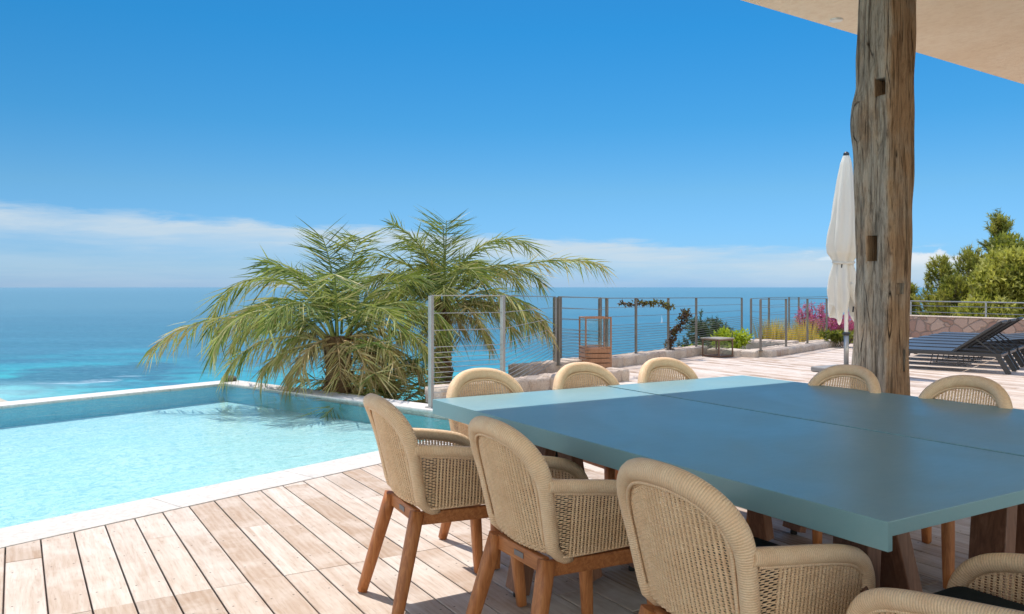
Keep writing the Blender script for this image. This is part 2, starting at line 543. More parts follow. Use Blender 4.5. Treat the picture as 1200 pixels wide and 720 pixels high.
def mat_sea():
    m = NT('sea_water')
    g = m.n('ShaderNodeNewGeometry').outputs['Position']
    sep = m.n('ShaderNodeSeparateXYZ', inp={0: g})
    X, Y = sep.outputs[0], sep.outputs[1]
    big = m.n('ShaderNodeMapping', inp={'Vector': g, 'Scale': (0.006, 0.010, 0.01)}).outputs[0]
    nb = m.noise(big, 1.0, 6, 0.62, 0.6)
    n2 = m.noise(big, 4.0, 5, 0.65, 0.4)
    # distance out to sea with wandering shoals
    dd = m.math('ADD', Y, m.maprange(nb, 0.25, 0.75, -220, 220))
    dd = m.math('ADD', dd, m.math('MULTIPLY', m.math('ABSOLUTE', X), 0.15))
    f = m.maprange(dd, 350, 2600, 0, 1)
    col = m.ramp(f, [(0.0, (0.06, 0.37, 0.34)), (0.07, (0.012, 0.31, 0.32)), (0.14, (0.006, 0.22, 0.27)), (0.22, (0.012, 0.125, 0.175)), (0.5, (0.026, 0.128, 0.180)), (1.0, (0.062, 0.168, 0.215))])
    col = m.mix(m.maprange(Y, 3000, 16000, 0, 0.75), col, (0.095, 0.205, 0.26))  # distance haze painted in, sea paler towards the horizon
    # dark weed beds over the shallows
    cx, cy = px_sea(115, 439)
    ex = m.math('DIVIDE', m.math('SUBTRACT', X, cx), 62.0)
    ey = m.math('DIVIDE', m.math('SUBTRACT', Y, cy), 95.0)
    er = m.math('SQRT', m.math('ADD', m.math('MULTIPLY', ex, ex), m.math('MULTIPLY', ey, ey)))
    er = m.math('ADD', er, m.maprange(n2, 0.25, 0.75, -0.65, 0.65))
    col = m.mix(m.maprange(er, 0.70, 1.15, 0.85, 0), col, (0.008, 0.085, 0.125))
    wp = m.noise(m.n('ShaderNodeMapping', inp={'Vector': g, 'Scale': (0.012, 0.02, 0.01)}).outputs[0], 1.3, 5, 0.65)
    wm = m.math('MULTIPLY', m.maprange(wp, 0.54, 0.62), m.maprange(Y, 1300, 600))
    col = m.mix(m.math('MULTIPLY', wm, 0.6), col, (0.006, 0.10, 0.16))
    # shallow pale water at the beach, foam on the reef
    fo = m.noise(m.n('ShaderNodeMapping', inp={'Vector': g, 'Scale': (0.05, 0.16, 0.1)}).outputs[0], 1.0, 5, 0.7)
    for (fx, fy, wx, wy, amt) in ((119, 446.5, 13, 11, 0.9), (78, 449, 22, 8, 0.6), (150, 441, 10, 5, 0.45)):
        qx, qy = px_sea(fx, fy)
        a = m.math('DIVIDE', m.math('SUBTRACT', X, qx), float(wx))
        b = m.math('DIVIDE', m.math('SUBTRACT', Y, qy), float(wy))
        rr = m.math('ADD', m.math('MULTIPLY', a, a), m.math('MULTIPLY', b, b))
        col = m.mix(m.math('MULTIPLY', m.maprange(rr, 0.3, 1.2, amt, 0), m.maprange(fo, 0.42, 0.62)), col, (0.7, 0.74, 0.74))
    sx = m.math('MULTIPLY', m.maprange(X, -230, -310), m.maprange(Y, 545, 470))
    col = m.mix(m.math('MULTIPLY', sx, 0.75), col, (0.36, 0.60, 0.55))
    # wind ruffles
    w1 = m.noise(m.n('ShaderNodeMapping', inp={'Vector': g, 'Scale': (0.02, 0.10, 0.1)}).outputs[0], 1.0, 6, 0.7)
    w2 = m.noise(m.n('ShaderNodeMapping', inp={'Vector': g, 'Scale': (0.0015, 0.012, 0.1)}).outputs[0], 1.0, 5, 0.65)
    col = m.mix(m.maprange(w1, 0.5, 0.72, 0, 0.35), col, (0.08, 0.27, 0.35))
    col = m.mix(m.maprange(w1, 0.5, 0.3, 0, 0.35), col, (0.004, 0.065, 0.12))
    col = m.mix(m.maprange(w2, 0.5, 0.7, 0, 0.25), col, (0.06, 0.22, 0.31))
    w3 = m.noise(m.n('ShaderNodeMapping', inp={'Vector': g, 'Scale': (0.12, 0.30, 0.1)}).outputs[0], 1.0, 4, 0.75)  # fine wave sparkle, painted as paler and darker speckles
    col = m.mix(m.maprange(w3, 0.52, 0.68, 0, 0.5), col, (0.14, 0.33, 0.40))
    col = m.mix(m.maprange(w3, 0.48, 0.32, 0, 0.45), col, (0.003, 0.055, 0.10))
    bmp = m.noise(m.n('ShaderNodeMapping', inp={'Vector': g, 'Scale': (0.12, 0.35, 0.1)}).outputs[0], 1.0, 5, 0.7)
    return m.done(m.pbsdf(col, 0.38, m.bump(bmp, 0.5, 1.0), 0.35))


M['sea'] = mat_sea()


def mat_land():
    m = NT('hillside_ground')
    g = m.n('ShaderNodeNewGeometry').outputs['Position']
    z = m.n('ShaderNodeSeparateXYZ', inp={0: g}).outputs[2]
    n = m.noise(g, 0.5, 6, 0.65)
    col = m.ramp(n, [(0.3, (0.05, 0.07, 0.025)), (0.5, (0.13, 0.12, 0.06)), (0.7, (0.27, 0.20, 0.13))])
    sand = m.mix(m.noise(g, 0.2, 4), (0.40, 0.345, 0.265), (0.47, 0.41, 0.325))
    col = m.mix(m.maprange(z, -56.5, -57.6), col, sand)
    return m.done(m.pbsdf(col, 0.9, m.bump(n, 0.6, 0.3), 0.2))


M['land'] = mat_land()

GREEN_STOPS = [(0.0, (0.02, 0.038, 0.012)), (0.20, (0.06, 0.10, 0.022)), (0.38, (0.16, 0.215, 0.05)), (0.55, (0.42, 0.42, 0.13)), (0.75, (0.62, 0.50, 0.24)), (1.0, (0.44, 0.28, 0.13))]
OLD_STOPS = [(0.0, (0.020, 0.038, 0.010)), (0.3, (0.060, 0.100, 0.018)), (0.5, (0.125, 0.165, 0.032)), (0.66, (0.26, 0.25, 0.070)), (0.8, (0.33, 0.23, 0.085)), (1.0, (0.20, 0.115, 0.05))]
M['palm'] = mat_leaf('palm_leaf', GREEN_STOPS, 0.35, 0.6)
M['pine'] = mat_leaf('pine_needle', [(0, (0.07, 0.085, 0.016)), (0.5, (0.27, 0.25, 0.05)), (1, (0.52, 0.43, 0.10))], 0.5)
M['conifer'] = mat_leaf('conifer_needle', [(0, (0.014, 0.032, 0.014)), (0.5, (0.036, 0.07, 0.026)), (1, (0.085, 0.125, 0.045))], 0.15)
M['broadleaf'] = mat_leaf('broad_leaf', [(0, (0.04, 0.055, 0.010)), (0.4, (0.20, 0.20, 0.03)), (1, (0.62, 0.55, 0.12))], 0.4)
M['magenta'] = mat_leaf('magenta_petal', [(0, (0.32, 0.02, 0.13)), (0.5, (0.60, 0.07, 0.27)), (1, (0.56, 0.18, 0.46))], 0.4)
M['gold'] = mat_leaf('golden_grass', [(0, (0.38, 0.30, 0.03)), (0.5, (0.66, 0.48, 0.06)), (1, (0.74, 0.44, 0.18))], 0.4)
M['lime'] = mat_leaf('lime_leaf', [(0, (0.20, 0.27, 0.01)), (0.5, (0.40, 0.48, 0.03)), (1, (0.58, 0.58, 0.05))], 0.4)
M['vine'] = mat_leaf('vine_leaf', [(0, (0.045, 0.012, 0.012)), (0.5, (0.09, 0.035, 0.025)), (1, (0.13, 0.12, 0.03))], 0.2)
M['bark'] = mat_stone('palm_bark', (0.16, 0.09, 0.045), (0.27, 0.16, 0.08), (0.34, 0.21, 0.11), 16, 1.0, 0.03)
M['fibre'] = mat_leaf('palm_fibre', [(0, (0.11, 0.055, 0.025)), (0.5, (0.22, 0.12, 0.055)), (1, (0.36, 0.22, 0.11))], 0.15, 0.8)
M['twig'] = mat_stone('twig_bark', (0.09, 0.06, 0.04), (0.15, 0.10, 0.07), (0.2, 0.15, 0.1), 20, 0.6, 0.01)
M['soil'] = mat_stone('bed_soil', (0.16, 0.11, 0.07), (0.26, 0.19, 0.13), (0.33, 0.26, 0.19), 3, 0.8, 0.03)
M['rock'] = mat_stone('grey_rock', (0.10, 0.09, 0.08), (0.2, 0.18, 0.16), (0.26, 0.24, 0.22), 10, 0.8, 0.02)
M['sail'] = mat_plain('sail_cloth', (0.8, 0.8, 0.8), 0.7)


def mat_lamp():
    m = NT('lamp_lens')
    return m.done(m.pbsdf((0.85, 0.83, 0.78), 0.35, None, 0.5))


M['lens'] = mat_lamp()

# ------------------------------------------------------------------ DECK (boards in the house frame)
def build_deck():
    W, G = 0.160, 0.007
    t0 = -0.041 - 0.16 * 30
    me_all = bmesh.new()
    tl = me_all.faces.layers.float.new('tint')

    def piece(clips, tmin, tmax, bmin, bmax):
        bm = bmesh.new()
        tly = bm.faces.layers.float.new('tint')
        rr = random.Random(11)
        i = 0
        t = t0
        while t < 20.3:
            joints = [3.86]
            rj = random.Random(1000 + i)
            b = 3.86
            while b < 26:
                b += rj.choice((0.9, 1.3, 1.9, 2.4, 3.0)) * rj.uniform(0.85, 1.15); joints.append(b)
            b = 3.86
            while b > -8:
                b -= rj.choice((0.9, 1.3, 1.9, 2.4, 3.0)) * rj.uniform(0.85, 1.15); joints.append(b)
            joints.sort()
            if t + W >= tmin and t <= tmax:
                for j in range(len(joints) - 1):
                    b0, b1 = joints[j] + 0.0012, joints[j + 1] - 0.0012
                    tint = rj.random()
                    dz = rj.uniform(-0.0012, 0.0012)
                    if b1 < bmin or b0 > bmax:
                        continue
                    x0, x1 = t + G / 2, t + W - G / 2
                    e = 0.0025
                    vs = [bm.verts.new(p) for p in (
                        (x0 + e, b0 + e * .4, dz), (x1 - e, b0 + e * .4, dz), (x1 - e, b1 - e * .4, dz), (x0 + e, b1 - e * .4, dz),
                        (x0, b0, dz - e), (x1, b0, dz - e), (x1, b1, dz - e), (x0, b1, dz - e),
                        (x0, b0, -.03), (x1, b0, -.03), (x1, b1, -.03), (x0, b1, -.03))]
                    quads = [(0, 1, 2, 3)]
                    for k in range(4):
                        k2 = (k + 1) % 4
                        quads += [(k, k + 4, k2 + 4, k2), (k + 4, k + 8, k2 + 8, k2 + 4)]
                    for q in quads:
                        f = bm.faces.new([vs[k] for k in q]); f[tly] = tint
            t += W
            i += 1
        # clip, planes given in the pool frame (a or n coordinate)
        for axis, val, keep_less in clips:
            P = PF(val, 0) if axis == 'a' else PF(0, val)
            N = (math.cos(PA), math.sin(PA)) if axis == 'a' else (-math.sin(PA), math.cos(PA))
            c, s = math.cos(-HA), math.sin(-HA)
            Pl = (P[0] * c - P[1] * s, P[0] * s + P[1] * c)
            Nl = (N[0] * c - N[1] * s, N[0] * s + N[1] * c)
            bmesh.ops.bisect_plane(bm, geom=bm.verts[:] + bm.edges[:] + bm.faces[:], plane_co=(*Pl, 0), plane_no=(*Nl, 0),
                                   clear_outer=keep_less, clear_inner=not keep_less)
        me = bpy.data.meshes.new('tmp'); bm.to_mesh(me); bm.free()
        me_all.from_mesh(me)
        bpy.data.meshes.remove(me)

    piece([('n', -0.004, True)], -99, 99, -6, 24)
    piece([('n', -0.004, False), ('a', 5.134, False), ('a', 7.9, True), ('n', 2.0, True)], 0, 12, 0, 20)
    piece([('n', -0.004, False), ('a', 7.9, False), ('a', 13.6, True), ('n', 2.66, True)], 0, 20, 0, 22)
    piece([('n', -0.004, False), ('a', 13.6, False), ('n', 1.35, True)], 0, 21, 0, 26)
    me = bpy.data.meshes.new('deck')
    me_all.to_mesh(me); me_all.free()
    o = bpy.data.objects.new('deck', me)
    o.rotation_euler = (0, 0, HA)
    COL.objects.link(o)
    me.materials.append(M['deck'])
    struct(o)
    # near-black slab under the boards, shade of the gaps put into its colour
    mb = MB()
    def slab(poly):
        n = len(poly)
        mb.add([(x, y, -0.034) for x, y in poly] + [(x, y, -0.9) for x, y in poly],
               [tuple(range(n))] + [(i, i + n, (i + 1) % n + n, (i + 1) % n) for i in range(n)])
    slab([PF(-14, 0), PF(-14, -14), PF(26, -14), PF(26, 0)])
    slab([PF(5.13, 0), PF(7.9, 0), PF(7.9, 2.0), PF(5.13, 2.0)])
    slab([PF(7.9, 0), PF(13.6, 0), PF(13.6, 2.66), PF(7.9, 2.66)])
    slab([PF(13.6, 0), PF(26, 0), PF(23.2, 1.35), PF(13.6, 1.35)])
    struct(mb.build('deck_base', mat_plain('deck_gap_shade', (0.03, 0.012, 0.009), 0.9)))


build_deck()

# ------------------------------------------------------------------ POOL
A_OUT, N_OUT, A_IN, N_IN0, N_IN1, A_LEFT = 5.13, 5.95, 4.80, 0.38, 5.60, -14.0


def build_pool():
    mb = MB()
    random.seed(3)
    def run(a0, a1, n0, n1, along):
        L = (a1 - a0) if along == 'a' else (n1 - n0)
        x = 0
        while x < L - 0.01:
            l = min(1.0, L - x)
            g = 0.002
            if along == 'a':
                c = ((a0 + x + l / 2), (n0 + n1) / 2); s = (l - g, n1 - n0)
            else:
                c = ((a0 + a1) / 2, n0 + x + l / 2); s = (a1 - a0, l - g)
            mb.box((c[0], c[1], -0.013), (s[0], s[1], 0.036), tint=random.random())
            x += l
    run(A_LEFT, A_OUT, 0.0, N_IN0, 'a')
    run(A_LEFT, A_OUT, N_IN1, N_OUT, 'a')
    run(A_IN, A_OUT, N_IN0 + .001, N_IN1 - .001, 'n')
    o = mb.build('pool_coping', M['coping'], loc=(PB[0], PB[1], 0), rotz=PA, bevel=0.006)
    struct(o)
    mb = MB()
    zf = -0.245
    e = 0.0
    a0, a1, n0, n1 = A_LEFT, A_IN + 0.004, N_IN0 - 0.004, N_IN1 + 0.004
    V = [(a0, n0, zf), (a1, n0, zf), (a1, n1, zf), (a0, n1, zf), (a0, n0, -0.030), (a1, n0, -0.095), (a1, n1, -0.030), (a0, n1, -0.030)]
    mb.add(V, [(0, 1, 2, 3), (0, 4, 5, 1), (1, 5, 6, 2), (2, 6, 7, 3), (3, 7, 4, 0)])
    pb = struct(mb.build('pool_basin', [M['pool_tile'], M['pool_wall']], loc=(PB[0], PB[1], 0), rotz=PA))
    for p in pb.data.polygons[1:]:
        p.material_index = 1
    mb = MB()
    mb.add([(a0, n0, -0.012), (a1, n0, -0.012), (a1, n1, -0.012), (a0, n1, -0.012)], [(0, 1, 2, 3)])
    struct(mb.build('pool_water', M['pool_water'], loc=(PB[0], PB[1], 0), rotz=PA))
    # outer retaining walls of the pool
    mb = MB()
    mb.box(((A_LEFT + A_OUT - .02) / 2, N_OUT - 0.16, -1.535), (A_OUT - .04 - A_LEFT, 0.28, 3.0))
    mb.box((A_OUT - 0.17, (N_OUT - .31) / 2 , -1.535), (0.28, N_OUT - .32, 3.0))
    o = mb.build('pool_retaining_wall', M['coping'], loc=(PB[0], PB[1], 0), rotz=PA)
    tag(o, 'pale outer wall carrying the pool edge above the sea', 'wall')


build_pool()

# ------------------------------------------------------------------ STONE KERBS
def stone_kerb(name, label, pts, width, height, z0=-0.03, depth=0.0, cap=True, lmin=0.22, lmax=0.5, rows=1, seed=1):
    rr = random.Random(seed)
    mb = MB()
    for (p, q) in zip(pts[:-1], pts[1:]):
        p, q = Vector(p), Vector(q)
        d = q - p
        L = d.length
        ang = math.atan2(d.y, d.x)
        hz = (height + depth) / rows
        for r_ in range(rows):
            x = 0.0
            while x < L - 0.03:
                l = min(rr.uniform(lmin, lmax), L - x)
                if L - x - l < 0.12:
                    l = L - x
                c = p + d.normalized() * (x + l / 2)
                h = hz * rr.uniform(0.93, 1.05)
                # lumpy block
                nx, ny, nz = 7, 6, 4
                vs, idx = [], {}
                fs = []
                M3 = Matrix.Rotation(ang + rr.uniform(-.03, .03), 3, 'Z')
                def vid(i, j, k):
                    if (i, j, k) not in idx:
                        u, v, w = 2 * i / nx - 1, 2 * j / ny - 1, 2 * k / nz - 1
                        q_ = Vector((u, v, w))
                        m_ = 0.88
                        ln = (abs(u) ** 16 + abs(v) ** 16 + abs(w) ** 16) ** (1 / 16)
                        q_ = q_ / max(ln, 1e-6) * max(abs(u), abs(v), abs(w))
                        P_ = Vector((q_.x * (l - .008) / 2, q_.y * width * rr_w / 2, q_.z * h / 2))
                        nn = noise.noise_vector(P_ * 7 + off)
                        P_ += nn * 0.016 + noise.noise_vector(P_ * 22 + off) * 0.007
                        P_ = M3 @ P_ + Vector((c.x, c.y, z0 - depth + hz * (r_ + 0.5) ))
                        idx[(i, j, k)] = len(vs)
                        vs.append(P_)
                    return idx[(i, j, k)]
                off = Vector((rr.uniform(0, 90), rr.uniform(0, 90), 0))
                rr_w = rr.uniform(0.95, 1.06)
                for i in range(nx):
                    for j in range(ny):
                        fs.append((vid(i, j, nz), vid(i + 1, j, nz), vid(i + 1, j + 1, nz), vid(i, j + 1, nz)))
                for i in range(nx):
                    for k in range(nz):
                        fs.append((vid(i, 0, k), vid(i + 1, 0, k), vid(i + 1, 0, k + 1), vid(i, 0, k + 1)))
                        fs.append((vid(i + 1, ny, k), vid(i, ny, k), vid(i, ny, k + 1), vid(i + 1, ny, k + 1)))
                for j in range(ny):
                    for k in range(nz):
                        fs.append((vid(0, j + 1, k), vid(0, j, k), vid(0, j, k + 1), vid(0, j + 1, k + 1)))
                        fs.append((vid(nx, j, k), vid(nx, j + 1, k), vid(nx, j + 1, k + 1), vid(nx, j, k + 1)))
                mb.add(vs, fs, None, rr.random(), True)
                x += l
    for (p, q) in zip(pts[:-1], pts[1:]):
        p, q = Vector(p), Vector(q)
        d = q - p
        mb.box(((p.x + q.x) / 2, (p.y + q.y) / 2, z0 - depth + (height + depth) / 2 - 0.012), (d.length - 0.03, width * 0.93, height + depth - 0.02), rot=math.atan2(d.y, d.x), tint=0.9)
    o = mb.build(name, M['kerb_stone'])
    tag(o, label, 'stone kerb')
    return o


stone_kerb('stone_kerb', 'low rough stone kerb behind the chairs, between the pool corner and the deck', [PF(5.35, 2.12) + (0,), PF(8.65, 1.55) + (0,)], 0.34, 0.20, -0.03, seed=4)
stone_kerb('stone_kerb', 'short thick stone kerb just left of the tall slatted lantern', [PF(7.9, 2.85) + (0,), PF(9.75, 2.82) + (0,)], 0.42, 0.22, -0.03, depth=0.15, seed=5)
stone_kerb('stone_kerb', 'long stone kerb under the wire fence between the tall and the small lantern', [PF(9.95, 2.72) + (0,), PF(13.62, 2.72) + (0,)], 0.34, 0.20, -0.03, depth=0.0, seed=6)
stone_kerb('stone_kerb', 'stone kerb of the sunken bed beside the small lantern, under the front fence posts', [PF(13.62, 2.5) + (0,), PF(13.7, 1.52) + (0,), PF(17.9, 1.5) + (0,)], 0.5, 0.16, -0.03, depth=0.0, seed=7)
stone_kerb('retaining_wall', 'stone inner wall of the sunken bed behind the lime green bush', [PF(16.4, 1.8) + (0,), PF(16.5, 3.5) + (0,)], 0.4, 0.18, -0.03, depth=0.8, rows=4, seed=8)

# low rubble wall behind the loungers
mb = MB()
TW = 20.37
x0, y0 = HF(TW, 13.7)
mb.box((0, 0, -0.2), (0.4, 13.0, 1.52))
wall = mb.build('garden_wall', M['rubble'], loc=(*HF(TW + 0.2, 7.3), 0), rotz=HA, bevel=0.02)
tag(wall, 'low wall of reddish rubble stone behind the black loungers', 'stone wall')
mb = MB()
mb.box((0, 0, 0.572), (0.44, 13.05, 0.026))
mb.build('wall_cap', M['kerb_stone'], wall, bevel=0.008)

# ------------------------------------------------------------------ FENCES
M['bronze'] = mat_plain('weathered_steel', (0.20, 0.175, 0.15), 0.5, 0.5, 0.4, 0.2, 5)


def fence(label, posts, top, wires, pw=0.042, handrail=True, name='wire_fence'):
    """posts: list of (x, y, zfoot); top: list of heights"""
    f = thing(name, label, 'fence', (posts[0][0], posts[0][1], 0))
    sm_ = M['steel'] if posts[0][1] < 12 else M['bronze']
    if posts[0][1] >= 12:
        pw *= 0.82
    o = Vector(f.location)
    P = [Vector(p) - Vector((o.x, o.y, 0)) for p in posts]
    for p, t in zip(P, top):
        mb = MB()
        mb.box((p.x, p.y, (p.z + t) / 2), (pw, pw, t - p.z), rot=PA)
        mb.box((p.x, p.y, p.z + 0.006), (pw * 2.1, pw * 2.1, 0.012), rot=PA)
        mb.build('post', sm_, f, bevel=0.003)
    mr = MB()
    mw = MB()
    for i in range(len(P) - 1):
        a, b = P[i], P[i + 1]
        mr.bar((a.x, a.y, top[i] + 0.006), (b.x, b.y, top[i + 1] + 0.006), 0.035, 0.012)
        for w in wires:
            za = a.z + (top[i] - a.z) * w
            zb = b.z + (top[i + 1] - b.z) * w
            mw.tube([(a.x, a.y, za), (b.x, b.y, zb)], 0.0042, 5, cap=False)
    mr.build('top_rail', sm_, f)
    mw.build('wire_infill', sm_, f)
    return f


WIRES = [0.845, 0.69, 0.54, 0.49, 0.445, 0.40, 0.355, 0.31, 0.265, 0.22, 0.175, 0.13, 0.085, 0.04]
k1 = 0.15
fence('wire fence with pale square posts in front of the palms at the pool edge',
      [(-0.90, 9.2, 0.005), (-0.11, 9.78, 0.0), (0.66, 12.75, k1 + .01)], [1.245, 1.235, 1.185], WIRES, pw=0.047)
fence('wire fence in two runs around the steps behind the tall lantern',
      [(0.71, 12.6, k1), (1.50, 13.1, 0.0)], [1.19, 1.16], WIRES, pw=0.05)
fence('narrow wire fence farther down behind the tall lantern',
      [(0.80, 13.65, 0.0), (1.53, 14.3, -0.1)], [1.17, 1.15], WIRES, pw=0.045)
fence('long wire fence on the kerb with the sea behind and red leaves on it',
      [PF(9.95, 2.75) + (k1,), PF(11.05, 2.70) + (k1,), PF(12.2, 2.68) + (k1,), PF(13.35, 2.68) + (k1,), PF(16.75, 3.2) + (k1,)],
      [1.15, 1.14, 1.13, 1.12, 1.08], WIRES, pw=0.045)
fence('wire fence on the front kerb of the sunken bed beside the parasol',
      [PF(13.68, 1.5) + (.12,), PF(14.95, 1.48) + (.12,), PF(16.2, 1.48) + (.12,), PF(17.45, 1.48) + (.12,)],
      [1.10, 1.09, 1.08, 1.07], WIRES, pw=0.045)
fence('wire fence farthest back along the flower bed behind the sunken bed',
      [(5.66, 19.6, .12), (6.55, 21.1, -.2), (7.9, 23.6, -.2), (8.35, 24.1, -.2), (10.2, 26.6, -.2)],
      [1.06, 1.06, 1.04, 1.03, 1.02], WIRES, pw=0.05)
# rail on the rubble wall
f = thing('metal_railing', 'thin three bar metal railing on top of the rubble wall', 'railing', (*HF(TW + 0.2, 7.3), 0.6), HA)
for y in (-6.2, -4.2, -2.2, -0.55, 0.75, 2.3, 4.2, 6.2):
    mb = MB(); mb.box((0, y, 0.18), (0.03, 0.03, 0.36)); mb.build('post', M['steel'], f)
for z, r in ((0.36, 0.016), (0.24, 0.009), (0.08, 0.009)):
    mb = MB(); mb.tube([(0, -6.3, z), (0, 6.3, z)], r, 8); mb.build('rail', M['steel'], f)

# ------------------------------------------------------------------ CHAIR
def back_y(x, z):
    tuck = 0.026 * max(0.0, (0.485 - z) / 0.035) ** 2
    return -0.195 - 0.25 * (z - 0.45) + 0.055 * (x / 0.222) ** 2 + tuck


ARCH = []


def arch_path(n=40):
    pts = []
    # left side up
    for i in range(9):
        s = i / 8
        z = 0.452 + s * (0.70 - 0.452)
        x = -(0.188 + 0.027 * s ** 0.8)
        pts.append((x, back_y(x, z), z))
    for i in range(1, n):
        th = PI * i / n
        c, s = math.cos(th), math.sin(th)
        x = -0.215 * math.copysign(abs(c) ** 0.86, c)
        z = 0.70 + 0.172 * abs(s) ** 0.86
        pts.append((x, back_y(x, z), z))
    for p in pts[:9][::-1]:
        pts.append((-p[0], p[1], p[2]))
    return pts


def half_w(z):
    if z <= 0.70:
        s = max(0, (z - 0.452) / 0.248)
        return 0.188 + 0.027 * s ** 0.8
    q = min(1.0, (z - 0.70) / 0.172)
    s = q ** (1 / 0.86)
    c = math.sqrt(max(0, 1 - s * s))
    return 0.215 * c ** 0.86


ARM = [(-0.205, 0.701), (-0.17, 0.698), (-0.10, 0.690), (0.02, 0.676), (0.12, 0.660), (0.18, 0.644), (0.222, 0.617), (0.247, 0.578), (0.257, 0.53), (0.257, 0.48), (0.250, 0.448)]


def arm_x(y, z):
    return 0.197 + 0.026 * min(1, max(0, (z - 0.45) / 0.22)) + 0.012 * (1 - ((y - 0.02) / 0.26) ** 2)


def arm_z(y):
    for (a, za), (b, zb) in zip(ARM[:-1], ARM[1:]):
        if a <= y <= b:
            return za + (zb - za) * (y - a) / (b - a)
    return ARM[0][1] if y < ARM[0][0] else 0.45


SP = 0.0146


def weave(mb, pos, rows, stakes, hw=0.0034, hn=0.0021, amp=0.0027, K=5, seed=0):
    """rows: list of (v, u0, u1); stakes: list of (u, v0, v1); pos(u,v)->(point, normal)"""
    rr = random.Random(seed)
    sp = SP
    for ri, (v, u0, u1) in enumerate(rows):
        n0 = math.ceil(u0 / (sp / 2)); n1 = math.floor(u1 / (sp / 2))
        us = [u0] + [i * sp / 2 for i in range(n0, n1 + 1)] + [u1]
        ph = 1 if ri % 2 else -1
        vs = []
        jit = rr.uniform(-.0006, .0006)
        for u in us:
            p, nrm, up = pos(u, v + jit)
            off = amp * math.cos(PI * u / sp) * ph
            p = p + nrm * off
            hh = hw * (0.40 + 0.60 * abs(math.cos(PI * u / sp)))
            for k in range(K):
                a = 2 * PI * k / K + 0.3
                vs.append(p + nrm * (hn * math.cos(a)) + up * (hh * math.sin(a)))
        fs = []
        for i in range(len(us) - 1):
            for k in range(K):
                k2 = (k + 1) % K
                fs.append((i * K + k, i * K + k2, (i + 1) * K + k2, (i + 1) * K + k))
        mb.add(vs, fs, None, rr.random(), True)
    for (u, v0, v1) in stakes:
        m_ = max(2, int((v1 - v0) / 0.03))
        mb.tube([pos(u, v0 + (v1 - v0) * i / m_)[0] for i in range(m_ + 1)], 0.0040, 5, cap=False, tint=rr.random())


